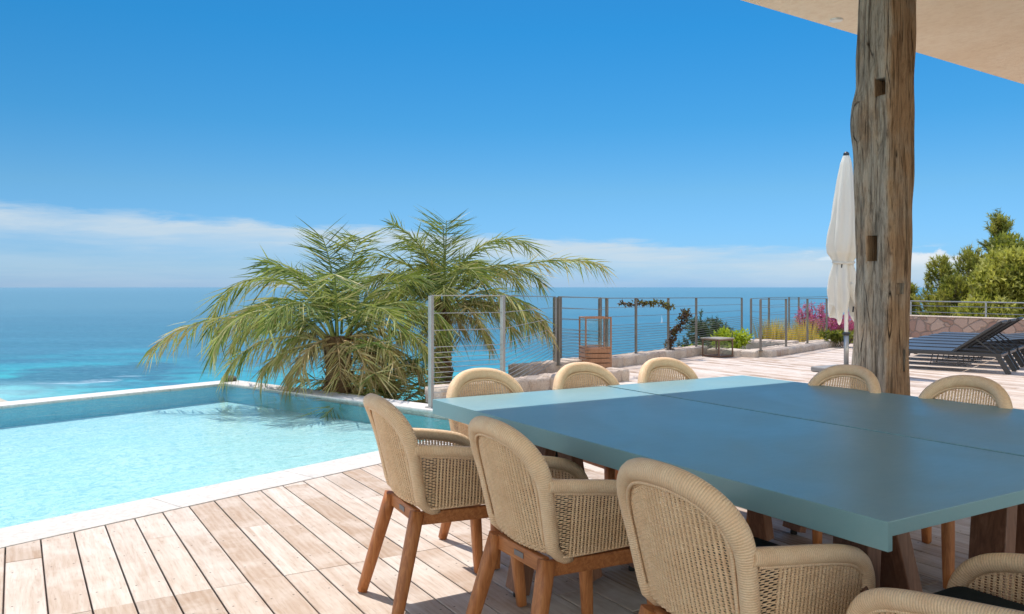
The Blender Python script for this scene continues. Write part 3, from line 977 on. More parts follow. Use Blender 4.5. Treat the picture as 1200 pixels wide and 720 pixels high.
def make_chair():
    c = thing('wicker_armchair', '', 'armchair')
    # --- woven back
    mb = MB()
    def pos(u, v):
        p = Vector((u, back_y(u, v), v))
        nrm = Vector((-0.11 * u / 0.222 / 0.222 * 0.5, 1, 0.25)).normalized()
        up = Vector((0, -0.25, 1)).normalized()
        return p, nrm, up
    rows = []
    z = 0.452
    while z < 0.862:
        w = half_w(z) - 0.008
        if w > 0.02:
            rows.append((z, -w, w))
        z += 0.0066
    stakes = []
    for i in range(-17, 18):
        u = i * SP
        if abs(u) > 0.210:
            continue
        zt = 0.86
        while zt > 0.5 and half_w(zt) < abs(u) + 0.004:
            zt -= 0.004
        z0 = 0.452
        while half_w(z0) < abs(u) + 0.002:
            z0 += 0.01
        stakes.append((u, z0, zt))
    weave(mb, pos, rows, stakes, seed=1)
    mb.build('backrest', M['weave'], c)
    # --- woven sides
    for s in (-1, 1):
        mb = MB()
        def pos2(u, v, s=s):
            p = Vector((s * arm_x(u, v), u, v))
            return p, Vector((s, 0.1 * 0, -0.12)).normalized(), Vector((s * 0.11, 0, 1)).normalized()
        rows = []
        z = 0.452
        while z < 0.70:
            yr = back_y(0.215, z) + 0.012
            ymax = 0.25
            y = ymax
            while y > yr and arm_z(y) < z + 0.006:
                y -= 0.004
            if y - yr > 0.03:
                rows.append((z, yr, y))
            z += 0.0066
        stakes = []
        for i in range(-14, 17):
            u = i * SP
            if u < back_y(0.215, 0.45) + 0.005 or u > 0.247:
                continue
            stakes.append((u, 0.452, arm_z(u) - 0.004))
        weave(mb, pos2, rows, stakes, seed=2 + s)
        mb.build('side_panel', M['weave'], c)
    # --- back frame (wrapped cane hoop)
    mb = MB()
    pts = arch_path()
    pts = [(-0.180, pts[0][1] + 0.05, 0.436), (-0.187, pts[0][1] + 0.02, 0.440)] + pts + [(0.187, pts[0][1] + 0.02, 0.440), (0.180, pts[0][1] + 0.05, 0.436)]
    rad = [(0.0255 + 0.0055 * min(1, max(0, (p[2] - 0.66) / 0.1))) if p[2] > 0.5 else 0.016 + 0.0095 * max(0, (p[2] - 0.436) / 0.064) for p in pts]
    mb.tube(pts, rad, 14, ref=(1, 0, 0))
    hoop = mb.build('back_frame', M['wrap'], c)
    # rope trim where the weave meets the hoop (inside and outside)
    mb = MB()
    for dy in (-0.012, 0.014):
        tp = []
        for p in arch_path(48)[2:-2]:
            k = 0.895
            x = p[0] * 0.892
            zc = p[2] if p[2] < 0.66 else 0.66 + (p[2] - 0.66) * 0.845
            tp.append((x, back_y(x, zc) + dy, zc))
        mb.tube(tp, 0.0058, 6, cap=False)
    mb.build('rope_trim', M['wrap'], hoop)
    # --- arms
    for s in (-1, 1):
        mb = MB()
        pts = []
        for i in range(len(ARM) - 1):
            for j in range(4):
                t = j / 4
                y = ARM[i][0] + (ARM[i + 1][0] - ARM[i][0]) * t
                zz = ARM[i][1] + (ARM[i + 1][1] - ARM[i][1]) * t
                pts.append((y, zz))
        pts.append(ARM[-1])
        # soften
        for _ in range(3):
            pts = [pts[0]] + [((pts[i - 1][0] + 2 * pts[i][0] + pts[i + 1][0]) / 4, (pts[i - 1][1] + 2 * pts[i][1] + pts[i + 1][1]) / 4) for i in range(1, len(pts) - 1)] + [pts[-1]]
        P3 = [(s * arm_x(y, zz), y, zz) for y, zz in pts]
        n = len(P3)
        rad = [0.0235 if i < n * 0.75 else 0.0235 - 0.006 * (i - n * 0.75) / (n * 0.25) for i in range(n)]
        mb.tube(P3, rad, 14, ref=(1, 0, 0))
        ar = mb.build('armrest', M['wrap'], c)
        mb = MB()
        tp = [(s * (arm_x(y, zz) + 0.004), y - (0.012 if zz < 0.6 else 0.005), zz - (0.024 if zz > 0.6 else 0.012)) for y, zz in pts[3:-2]]
        mb.tube(tp, 0.005, 6, cap=False)
        mb.build('rope_trim', M['wrap'], ar)
    # --- bottom rim + woven seat
    mb = MB()
    rim = []
    for s, ys in ((-1, np.linspace(0.245, -0.13, 12)), (1, np.linspace(-0.13, 0.245, 12))):
        if s == 1:
            for x in np.linspace(-0.165, 0.165, 9):
                rim.append((x, back_y(x, 0.45) , 0.449))
        for y in ys:
            rim.append((s * arm_x(y, 0.45), y, 0.449))
    mb.tube([(x * 0.985, y + (0.012 if abs(x) < 0.17 else 0), z + 0.002) for x, y, z in rim], 0.0055, 8)
    mb.tube([(-0.205, 0.25, 0.449), (0.205, 0.25, 0.449)], 0.014, 8)
    mb.box((0, 0.050, 0.449), (0.385, 0.38, 0.012))
    mb.build('seat', M['wrap'], c)
    # --- cushion
    mb = MB()
    mb.box((0, 0.035, 0.525), (0.372, 0.42, 0.142))
    o = mb.build('seat_cushion', M['cushion'], c, bevel=0.055, seg=5)
    for p in o.data.polygons:
        p.use_smooth = True
    # --- timber frame
    mb = MB()
    mb.box((0, -0.163, 0.415), (0.315, 0.028, 0.056))
    mb.box((0, 0.235, 0.412), (0.385, 0.028, 0.052))
    for s in (-1, 1):
        mb.bar((s * 0.172, -0.17, 0.412), (s * 0.202, 0.24, 0.412), 0.030, 0.052)
    fr = mb.build('seat_frame', M['teak_x'], c, bevel=0.006)
    for s in (-1, 1):
        mb = MB()
        top, foot = Vector((s * 0.170, -0.170, 0.440)), Vector((s * 0.232, -0.285, 0.006))
        pts = [top.lerp(foot, i / 6) for i in range(7)]
        mb.tube(pts, [0.027, 0.0265, 0.0258, 0.025, 0.024, 0.0225, 0.0205], 16, ref=(1, 0, 0), shape='rr')
        mb.build('leg', M['teak'], c)
        mb = MB()
        top, foot = Vector((s * 0.200, 0.238, 0.438)), Vector((s * 0.226, 0.275, 0.006))
        pts = [top.lerp(foot, i / 6) for i in range(7)]
        mb.tube(pts, [0.0255, 0.025, 0.0245, 0.024, 0.023, 0.0215, 0.0195], 16, ref=(1, 0, 0), shape='rr')
        mb.build('leg', M['teak'], c)
    mb = MB()
    mb.box((0, -0.1782, 0.415), (0.062, 0.003, 0.020))
    mb.build('maker_plate', M['plate'], fr, bevel=0.001)
    return c


M['teak_x'] = mat_teak('rail_teak', (0.28, 0.090, 0.027), (0.44, 0.158, 0.050), (0.54, 0.225, 0.080), 'X')
# table corner in world
TC = Vector((-0.409, 4.26))
ex = Vector((math.cos(HA), math.sin(HA)))      # along the short side
ey = Vector((math.sin(HA), -math.cos(HA)))     # along the long side, towards the camera
TL, TWD, TZ = 2.592, 2.234, 0.77
F0 = TC + ex * TWD

chair0 = make_chair()
GRP = 'wicker armchairs around the teal table'
spots = [
    # position, facing azimuth (from +Y towards +X), label
    (Vector((-0.305, 3.575)), 64.0, 'wicker armchair nearest the pool, its back towards the water and its legs in full sun'),
    (Vector((0.178, 2.985)), 60.0, 'middle wicker armchair of the three with their backs to the camera along the teal table'),
    (Vector((0.628, 2.28)), 59.0, 'large foreground wicker armchair whose tall back hides part of the near table edge'),
    (TC + ex * 0.35 - Vector((-ey.x, -ey.y)) * 0.16, 149.0, 'wicker armchair at the far table end beside the first pale fence post'),
    (TC + ex * 1.03 - Vector((-ey.x, -ey.y)) * 0.16, 148.0, 'wicker armchair at the far table end right in front of the rough stone kerb'),
    (TC + ex * 1.655 - Vector((-ey.x, -ey.y)) * 0.16, 149.5, 'wicker armchair at the far table end nearest the table seam, sea fence behind it'),
    (F0 + ey * 0.80 - ex * 0.27, 239.0, 'wicker armchair right in front of the old timber post, facing across the table'),
    (F0 + ey * 1.479 - ex * 0.24, 239.0, 'wicker armchair across the table below the black loungers, right of the timber post'),
    (Vector((1.12, 1.845)), -32.0, 'wicker armchair cut off by the bottom right corner, its dark seat cushion showing'),
]
for i, (p, az, lab) in enumerate(spots):
    o = chair0 if i == 0 else copy_tree(chair0)
    o.location = (p.x, p.y, 0.0)
    o.rotation_euler = (0, 0, -R(az))
    tag(o, lab, 'armchair', GRP)

# ------------------------------------------------------------------ TABLES (two pushed together)
def make_table():
    t = thing('dining_table', '', 'dining table')
    w, l = TWD / 2 - 0.011, TL
    mb = MB()
    prof = [(0, TZ - 0.075), (0, TZ), (w, TZ), (w, TZ - 0.075), (w - 0.018, TZ - 0.075), (w - 0.018, TZ - 0.038), (0.018, TZ - 0.038), (0.018, TZ - 0.075)]
    vs = [(x, 0, z) for x, z in prof] + [(x, l, z) for x, z in prof]
    n = len(prof)
    fs = [(i, i + n, (i + 1) % n + n, (i + 1) % n) for i in range(n)]
    # end faces as three convex pieces each
    for o_, flip in ((0, False), (n, True)):
        for q_ in ((0, 1, 6, 7), (1, 2, 5, 6), (2, 3, 4, 5)):
            q_ = [k + o_ for k in q_]
            fs.append(tuple(q_[::-1] if flip else q_))
    mb.add(vs, fs)
    mb.build('tabletop', M['table'], t, bevel=0.0012)
    for y, sy in ((0.20, -0.05), (l - 0.82, 0.04)):
        mb = MB()
        mb.box((w / 2, y, TZ - 0.066), (w - 0.10, 0.11, 0.055))
        tr = mb.build('trestle_beam', M['dark_wood'], t, bevel=0.004)
        for s in (-1, 1):
            for m0, m1 in ((0.155, 0.035), (0.27, 0.43)):
                mb = MB()
                top = Vector((w / 2 + s * (w / 2 - m0), y, TZ - 0.094)); foot = Vector((w / 2 + s * (w / 2 - m1), y + sy, 0.022))
                mb.bar(top, foot, 0.115, 0.058, up=(1, 0, 0))
                lg = mb.build('leg', M['dark_wood'], t, bevel=0.004)
                mb = MB()
                mb.tube([(foot.x, foot.y, 0.0), (foot.x, foot.y, 0.03)], 0.018, 10)
                mb.build('foot_glide', M['rubber'], lg)
    return t


t1 = make_table()
ang_t = HA  # local x -> ex ; local y must run to -ey reversed, so start from the near end
near = TC + ey * TL
t1.location = (near.x, near.y, 0)
t1.rotation_euler = (0, 0, HA)
tag(t1, 'teal table with the near corner in shade, set along the three foreground armchairs', 'dining table', 'teal dining tables pushed together')
t2 = copy_tree(t1)
n2 = near + ex * (TWD / 2 + 0.011)
t2.location = (n2.x, n2.y, 0)
tag(t2, 'teal table beyond the dark seam, on the side of the timber post', 'dining table', 'teal dining tables pushed together')

# ------------------------------------------------------------------ TIMBER POST
def build_post():
    mb = MB()
    s = 0.142
    n = 14
    H = 3.75
    levels = 150
    vs, fs = [], []
    ring = 4 * n
    for k in range(levels + 1):
        z = H * k / levels
        cx = 0.0
        for j in range(ring):
            side, q = divmod(j, n)
            u = q / n * 2 - 1
            x, y = [(u, -1), (1, u), (-u, 1), (-1, -u)][side]
            # rounded corners
            ln = (abs(x) ** 9 + abs(y) ** 9) ** (1 / 9)
            x, y = x / ln, y / ln
            P = Vector((x * s, y * s, z))
            big = noise.noise(Vector((x * 0.8 + 3, y * 0.8, z * 0.9))) * 0.016
            fine = noise.noise(Vector((x * 5, y * 5, z * 1.6 + 9))) * 0.007 + noise.noise(Vector((x * 14, y * 14, z * 2.2))) * 0.004
            rough_ = noise.noise(Vector((x * 2.2 + 5, y * 2.2, z * 3.1))) * 0.008
            edge = -0.012 * max(0, noise.noise(Vector((round(x) * 3, round(y) * 5, z * 1.7)))) if abs(x) > .8 and abs(y) > .8 else 0
            rad = 1 + (big * 1.3 + fine * 1.3 + rough_ + edge) / s
            # worn waist on the left arris and a bulge
            if x < -0.4 and y > 0.3:
                d = (z - 2.47) / 0.16
                rad += 0.12 * math.exp(-d * d)
                if z > 2.62:
                    rad -= 0.10 * min(1, (z - 2.62) / 0.1)
            # slight narrowing to the top
            rad *= 1.03 - 0.012 * z
            vs.append((P.x * rad + 0.012 * z, P.y * rad - 0.004 * z, z))
    for k in range(levels):
        for j in range(ring):
            j2 = (j + 1) % ring
            fs.append((k * ring + j, k * ring + j2, (k + 1) * ring + j2, (k + 1) * ring + j))
    mb.add(vs, fs, None, 0.5, True)
    o = len(vs)
    mb.f.append(tuple(range(ring))[::-1]); mb.uv.append(None); mb.c.append(.5); mb.sm.append(False)
    mb.f.append(tuple(levels * ring + j for j in range(ring))); mb.uv.append(None); mb.c.append(.5); mb.sm.append(False)
    px, py = 2.54, 5.70
    post = mb.build('timber_post', M['post'], loc=(px, py, 0), rotz=HA)
    # mortises cut into the left face
    cut = MB()
    cut.box((-0.10, -0.078, 2.695), (0.24, 0.075, 0.115))
    cut.box((-0.158, 0.06, 2.69), (0.06, 0.36, 0.13))
    cut.box((-0.10, -0.018, 1.61), (0.24, 0.066, 0.175))
    cut.box((-0.02, -0.15, 1.335), (0.09, 0.05, 0.075))
    cut.box((0.045, -0.147, 0.85), (0.028, 0.06, 0.15))
    c = cut.build('cutter', M['post'], loc=(px, py, 0), rotz=HA)
    md = post.modifiers.new('b', 'BOOLEAN'); md.object = c; md.operation = 'DIFFERENCE'; md.solver = 'EXACT'
    bpy.context.view_layer.update()
    dg = bpy.context.evaluated_depsgraph_get()
    me = bpy.data.meshes.new_from_object(post.evaluated_get(dg))
    post.modifiers.clear()
    post.data = me
    bpy.data.objects.remove(c)
    tag(post, 'massive weathered square timber post with cut mortises holding up the roof', 'wooden post')


build_post()

# ------------------------------------------------------------------ ROOF
def build_roof():
    # edge line at b=4.80 in the house frame; runs down slightly to the right
    roof = thing('terrace_roof', 'cream plastered roof overhang reaching in at the top right', 'roof')
    def zs(t):
        # t at the two measured edge points
        P1 = (HF(0, 0),)
        t1_, z1 = 5.036, 1.35 + 2.324
        t2_, z2 = 9.305, 1.35 + 2.178
        return z1 + (t - t1_) * (z2 - z1) / (t2_ - t1_)
    EB = 4.80
    ts = np.linspace(-6, 22, 57)
    bs = list(np.linspace(EB, -5.0, 21))
    mb = MB()
    vs, fs = [], []
    for i, t in enumerate(ts):
        for j, b in enumerate(bs):
            vs.append((t, b, zs(t) + (0.004 * noise.noise(Vector((t * .7, b * .7, 0))) if j else 0)))
    nb = len(bs)
    for i in range(len(ts) - 1):
        for j in range(nb - 1):
            fs.append((i * nb + j, (i + 1) * nb + j, (i + 1) * nb + j + 1, i * nb + j + 1))
    mb.add(vs, fs, None, 0.5, True)
    mb.build('soffit', M['plaster'], roof)
    mb = MB()
    a, b_ = ts[0], ts[-1]
    h = 0.30
    V = [(a, EB, zs(a) - .0), (b_, EB, zs(b_)), (b_, EB, zs(b_) + h), (a, EB, zs(a) + h),
         (a, -5.0, zs(a)), (b_, -5, zs(b_)), (b_, -5, zs(b_) + h), (a, -5, zs(a) + h)]
    mb.add(V, [(0, 1, 2, 3), (3, 2, 6, 7), (5, 4, 7, 6), (0, 3, 7, 4), (1, 5, 6, 2)])
    mb.build('roof_slab', M['plaster'], roof)
    roof.rotation_euler = (0, 0, HA)
    # recessed lamp seen at image (980, 23)
    u, v = (980 - 600) / 970, (336 - 23) / 970
    # solve ray with soffit plane
    d = 5.0
    for _ in range(40):
        X, Y = u * d, d
        t = X * math.cos(HA) + Y * math.sin(HA)
        d = (zs(t) - 1.35) / v
    X, Y = u * d, d
    t = X * math.cos(HA) + Y * math.sin(HA); b = -X * math.sin(HA) + Y * math.cos(HA)
    mb = MB()
    mb.tube([(t, b, zs(t) - 0.012), (t, b, zs(t) + 0.02)], 0.052, 32)
    lp = mb.build('ceiling_lamp', M['white_paint'], roof)
    mb = MB()
    mb.tube([(t, b, zs(t) - 0.0145), (t, b, zs(t) - 0.0125)], 0.042, 32)
    mb.build('lens', M['lens'], lp)


build_roof()

# ------------------------------------------------------------------ PARASOL (furled)
def build_parasol():
    x, y = 5.27, 13.05
    p = thing('furled_parasol', 'closed white parasol on a pale pole behind the timber post', 'parasol', (x, y, 0))
    mb = MB()
    mb.tube([(0, 0, 0.05), (0, 0, 3.42)], 0.030, 14)
    mb.build('pole', M['white_paint'], p)
    mb = MB(); mb.tube([(0, 0, 0.08), (0, 0, 0.62)], 0.038, 14)
    sl = mb.build('base_sleeve', M['steel'], p)
    mb = MB(); mb.tube([(-0.07, -0.03, 0.60), (0.07, 0.02, 0.615)], 0.012, 8); mb.tube([(0, 0, 0.585), (0, 0, 0.63)], 0.046, 12)
    mb.build('clamp_knob', M['black_metal'], sl)
    mb = MB(); mb.box((-0.12, 0.03, 0.045), (0.66, 0.52, 0.08), rot=HA)
    mb.build('base_plate', mat_plain('base_concrete', (0.22, 0.21, 0.20), 0.7), p, bevel=0.02)
    mb = MB(); mb.tube([(0, 0, 3.40), (0, 0, 3.45), (0, 0, 3.475)], [0.045, 0.045, 0.02], 12)
    mb.build('finial', M['black_metal'], p)
    # furled canopy: pleated lofts, gathered by a strap at z ~1.72
    mb = MB()
    n = 64
    prof = [(3.41, 0.05, 0.1), (3.3, 0.085, .25), (3.0, 0.125, .45), (2.7, 0.165, .5), (2.4, 0.20, .5), (2.15, 0.235, .5), (2.0, 0.24, .5), (1.88, 0.22, .5), (1.80, 0.17, .45), (1.74, 0.145, .35),
            (1.68, 0.15, .4), (1.5, 0.185, .6), (1.3, 0.20, .75), (1.12, 0.195, .9), (0.98, 0.17, 1.0)]
    vs = []
    lev = []
    for i in range(len(prof) - 1):
        for s_ in range(4):
            t = s_ / 4
            lev.append(tuple(prof[i][k] + (prof[i + 1][k] - prof[i][k]) * t for k in range(3)))
    lev.append(prof[-1])
    for (z, r, pl) in lev:
        for j in range(n):
            a = 2 * PI * j / n
            fold = math.cos(a * 8 + 0.8 * math.sin(z * 1.3)) * 0.5 + 0.4 * math.cos(a * 5 + z * 2.1) + 0.25 * math.cos(a * 2 + z * 1.4)
            rr_ = r * (1 + pl * 0.42 * fold) + 0.006 * noise.noise(Vector((math.cos(a) * 3, math.sin(a) * 3, z * 4)))
            zz = z
            if z < 1.4:
                zz = z - (1.4 - z) * 0.45 * math.cos(a * 3 + 0.6) - 0.05 * math.cos(a * 8)
            off = -0.05 * max(0, min(1, (3.4 - z) / 1.6))
            vs.append((math.cos(a) * rr_ + off, math.sin(a) * rr_, zz))
    fs = []
    for k in range(len(lev) - 1):
        for j in range(n):
            j2 = (j + 1) % n
            fs.append((k * n + j, (k + 1) * n + j, (k + 1) * n + j2, k * n + j2))
    mb.add(vs, fs, None, .5, True)
    can = mb.build('canopy', M['canvas'], p)
    mb = MB()
    mb.tube([(math.cos(a) * 0.158 - 0.045, math.sin(a) * 0.158, 1.735 + 0.02 * math.sin(a)) for a in np.linspace(0, 2 * PI, 25)[:-1]], 0.018, 6, closed=True, flat=1.0)
    mb.build('tie_strap', M['canvas'], can)
    for (dx, dy, z) in ((-0.17, -0.09, 0.97), (0.055, -0.12, 0.95), (0.12, -0.05, 1.02), (-0.12, -0.12, 1.64)):
        mb = MB(); mb.tube([(dx, dy, z), (dx + .01, dy, z + 0.09)], 0.014, 8)
        mb.build('rib_tip', M['black_metal'], p)


build_parasol()

# ------------------------------------------------------------------ LOUNGERS
def make_lounger(raised=36):
    g = thing('sun_lounger', '', 'sun lounger')
    L, W, Z = 2.0, 0.66, 0.285
    mb = MB()
    for s in (-1, 1):
        mb.box((s * (W / 2 - 0.02), L / 2, Z), (0.04, L, 0.055))
    for y in (0.02, 0.75, L - 0.02):
        mb.box((0, y, Z - 0.003), (W - 0.082, 0.04, 0.045))
    mb.build('frame', M['black_metal'], g, bevel=0.005)
    mb = MB()
    hy = 0.68       # hinge measured from the head end
    mb.box((0, (hy + L) / 2, Z + 0.036), (W - 0.06, L - hy - 0.02, 0.012))
    for i in range(3):
        pass
    mb.build('seat_sling', M['sling'], g, bevel=0.004)
    # raised back
    a = R(raised)
    p0 = Vector((0, hy, Z + 0.03)); p1 = p0 + Vector((0, -math.cos(a) * 0.82, math.sin(a) * 0.82))
    mb = MB()
    for s in (-1, 1):
        o = Vector((s * (W / 2 - 0.05), 0, 0))
        mb.bar(p0 + o, p1 + o, 0.035, 0.035)
    mb.bar(p1 + Vector((-W / 2 + .07, 0, 0)), p1 + Vector((W / 2 - .07, 0, 0)), 0.034, 0.034)
    bf = mb.build('back_frame', M['black_metal'], g, bevel=0.004)
    mb = MB()
    c = (p0 + p1) / 2
    mb.box(c + Vector((0, 0.012, 0.012)), (W - 0.14, 0.78, 0.012), M=Matrix.Rotation(-a, 3, 'X'))
    mb.build('back_sling', M['sling'], bf, bevel=0.003)
    for s in (-1, 1):
        mb = MB()
        m_ = p0.lerp(p1, 0.45) + Vector((s * (W / 2 - 0.11), 0, 0))
        mb.bar(m_, (s * (W / 2 - 0.11), hy - 0.58, Z + 0.02), 0.02, 0.02)
        mb.build('support_strut', M['black_metal'], g)
    for s in (-1, 1):
        mb = MB(); mb.bar((s * (W / 2 - 0.025), 0.06, Z + 0.01), (s * (W / 2 - 0.025), -0.06 - 0.04, 0.0), 0.045, 0.075)
        mb.build('leg', M['black_metal'], g, bevel=0.004)
        mb = MB(); mb.bar((s * (W / 2 - 0.025), L - 0.10, Z), (s * (W / 2 - 0.025), L - 0.02, 0.0), 0.045, 0.07)
        mb.build('leg', M['black_metal'], g, bevel=0.004)
    # wheel/under tray
    mb = MB()
    for s in (-1, 1):
        mb.bar((s * 0.22, 0.62, Z), (s * 0.22, 0.62, 0.09), 0.014, 0.014)
        mb.bar((s * 0.22, 0.98, Z), (s * 0.22, 1.02, 0.09), 0.014, 0.014)
        mb.bar((s * 0.22, 0.50, 0.09), (s * 0.22, 1.08, 0.09), 0.014, 0.014)
    mb.bar((-0.22, 0.62, 0.09), (0.22, 0.62, 0.09), 0.014, 0.014)
    mb.build('under_rack', M['black_metal'], g)
    return g


lg0 = make_lounger()
lgf = make_lounger(7)
labs = ['black sun lounger closest to the camera, standing in front of its row',
        'second black sun lounger counted from the camera in the row',
        'third black sun lounger counted from the camera in the row',
        'fourth black sun lounger in the row, lying flat in the middle of seven',
        'third black sun lounger counted from the rubble wall',
        'second black sun lounger counted from the rubble wall',
        'black sun lounger farthest back, nearest the rubble wall']
for i in range(7):
    o = lg0 if i == 0 else (lgf if i == 3 else copy_tree(lg0 if i < 3 else lgf))
    o.location = (7.74 + 0.565 * i, 13.0 + 0.705 * i, 0)
    o.rotation_euler = (0, 0, PA)
    tag(o, labs[i], 'sun lounger', 'black sun loungers in a row')

# ------------------------------------------------------------------ LANTERNS
def lantern(label, loc, w, h, solid, rotz, wood='lantern_wood'):
    g = thing('wooden_lantern', label, 'lantern', loc, rotz)
    p = 0.024
    mb = MB()
    for sx in (-1, 1):
        for sy in (-1, 1):
            mb.box((sx * (w / 2 - p / 2), sy * (w / 2 - p / 2), h / 2), (p, p, h))
    for z in (h - p / 2, solid + p / 2 if solid > .1 else p):
        for s in (-1, 1):
            mb.box((0, s * (w / 2 - p / 2), z), (w - 2 * p, p * .9, p))
            mb.box((s * (w / 2 - p / 2), 0, z), (p * .9, w - 2 * p, p))
    mb.build('frame', M[wood], g, bevel=0.004)
    if solid > 0.1:
        mb = MB()
        n = 5
        sh = solid / n
        for i in range(n):
            z = sh * (i + .5)
            for s in (-1, 1):
                mb.box((0, s * (w / 2 - 0.014), z), (w - 2 * p - .002, 0.018, sh - 0.012))
                mb.box((s * (w / 2 - 0.014), 0, z), (0.018, w - 2 * p - .002, sh - 0.012))
        mb.box((0, 0, solid - 0.02), (w - 2 * p, w - 2 * p, 0.015))
        mb.build('slatted_box', M[wood], g)
    else:
        mb = MB(); mb.box((0, 0, h + 0.012), (w + 0.04, w + 0.04, 0.025)); mb.build('top_board', M['grey_wood'], g, bevel=0.004)
        mb = MB(); mb.box((0, 0, 0.02), (w - 2 * p - .004, w - 2 * p - .004, 0.035)); mb.build('base_board', M[wood], g, bevel=0.004)
    for s in (-1, 1):
        z0, z1 = max(solid + p, p * 1.6), h - p
        mb = MB(); mb.box((0, s * (w / 2 - p / 2), (z0 + z1) / 2), (w - 2 * p, 0.004, z1 - z0)); mb.build('glass_pane', M['glass'], g)
        mb = MB(); mb.box((s * (w / 2 - p / 2), 0, (z0 + z1) / 2), (0.004, w - 2 * p, z1 - z0)); mb.build('glass_pane', M['glass'], g)
    return g


M['grey_wood'] = mat_teak('greyed_wood', (0.25, 0.19, 0.14), (0.36, 0.29, 0.23), (0.46, 0.38, 0.31), 'X')
M['brown_wood'] = mat_teak('brown_wood', (0.10, 0.05, 0.03), (0.17, 0.09, 0.055), (0.24, 0.14, 0.09))
lantern('tall reddish wooden lantern with a slatted lower box beside the fence post', (1.32, 13.15, 0), 0.43, 0.87, 0.38, R(9))
lantern('small low wooden lantern with open sides on the sunny deck by the kerb', (3.96, 15.95, 0), 0.42, 0.34, 0.0, R(36), 'brown_wood')

# ------------------------------------------------------------------ VEGETATION
def leaf_strip(mb, p, d, length, width, drop, tint, seg=3, side=None):
    """a narrow leaflet: stiff at first, then bending over under its own weight"""
    d = d.normalized()
    pts = [p]
    cur = d.copy()
    for i in range(seg):
        cur = (cur + Vector((0, 0, -drop * (0.75 if i == 1 else 0.2)))).normalized()
        pts.append(pts[-1] + cur * (length / seg))
    if side is None:
        side = d.cross(Vector((0, 0, 1)))
        if side.length < 0.05:
            side = Vector((1, 0, 0))
        side.normalize()
    vs, fs = [], []
    for i, q in enumerate(pts):
        s = i / seg
        w = width * (0.6 + 1.2 * s if s < 0.33 else 1.0 * (1 - (s - 0.33) / 0.67) ** 0.7 + 0.03) / 2
        vs += [q - side * w, q + side * w]
    for i in range(seg):
        fs.append((2 * i, 2 * i + 1, 2 * i + 3, 2 * i + 2))
    mb.add(vs, fs, None, tint, False)


def frond(parent, base, az, el, L, droop, tint, rr, nleaf=62, lmax=0.42, hang=0.5, wid=0.020, start=0.16, bend=0.0, name='frond'):
    mb = MB()
    n = 26
    P, T = [Vector(base)], []
    e, a = el, az
    for i in range(n):
        s = i / (n - 1)
        e_i = el - droop * (s ** 1.35)
        a_i = az + bend * s
        d = Vector((math.sin(a_i) * math.cos(e_i), math.cos(a_i) * math.cos(e_i), math.sin(e_i)))
        T.append(d)
        P.append(P[-1] + d * (L / n))
    T.append(T[-1])
    mb.tube([P[i] for i in range(0, n + 1)], [0.017 * (1 - 0.85 * i / n) + 0.0025 for i in range(n + 1)], 5, tint=min(1, tint + 0.12))
    for k in range(nleaf):
        s = start + (1 - start) * (k + rr.random() * .9) / nleaf
        f = min(n - 1e-3, s * n)
        i = int(f)
        p = P[i].lerp(P[i + 1], f - i)
        t = T[i]
        sd = t.cross(Vector((0, 0, 1)))
        if sd.length < 0.05:
            sd = Vector((math.cos(az), -math.sin(az), 0))
        sd.normalize()
        up = sd.cross(t)
        prof = (0.35 + 0.65 * math.sin(PI * min(1, (0.12 + 0.70 * (s - start) / (1 - start)))) ** 0.7)
        for sg in (-1, 1):
            if rr.random() < 0.10:
                continue
            l = lmax * prof * rr.uniform(0.55, 1.2) + 0.05
            flat_ = math.sqrt(max(0.0, 1 - t.z * t.z)) if t.z > 0 else 1.0
            d = t * rr.uniform(0.35, 0.75) + sd * sg * rr.uniform(0.55, 1.0) + up * rr.uniform(-0.35, 0.55)
            d = (d + Vector((0, 0, -1)) * hang * flat_ * rr.uniform(0.1, 1.5)).normalized()
            tn = min(1, max(0, tint + rr.gauss(0.02, 0.19)))
            ws = t.cross(d)
            if ws.length < 0.1:
                ws = up
            ws = (ws.normalized() * 0.5 + t * rr.uniform(-.8, .8) + sd * rr.uniform(-.3, .3)).normalized()
            leaf_strip(mb, p, d, l, wid * rr.uniform(0.6, 1.1), hang * rr.uniform(0.15, 0.8), tn, 3, side=ws)
    return mb.build(name, M['palm'], parent)


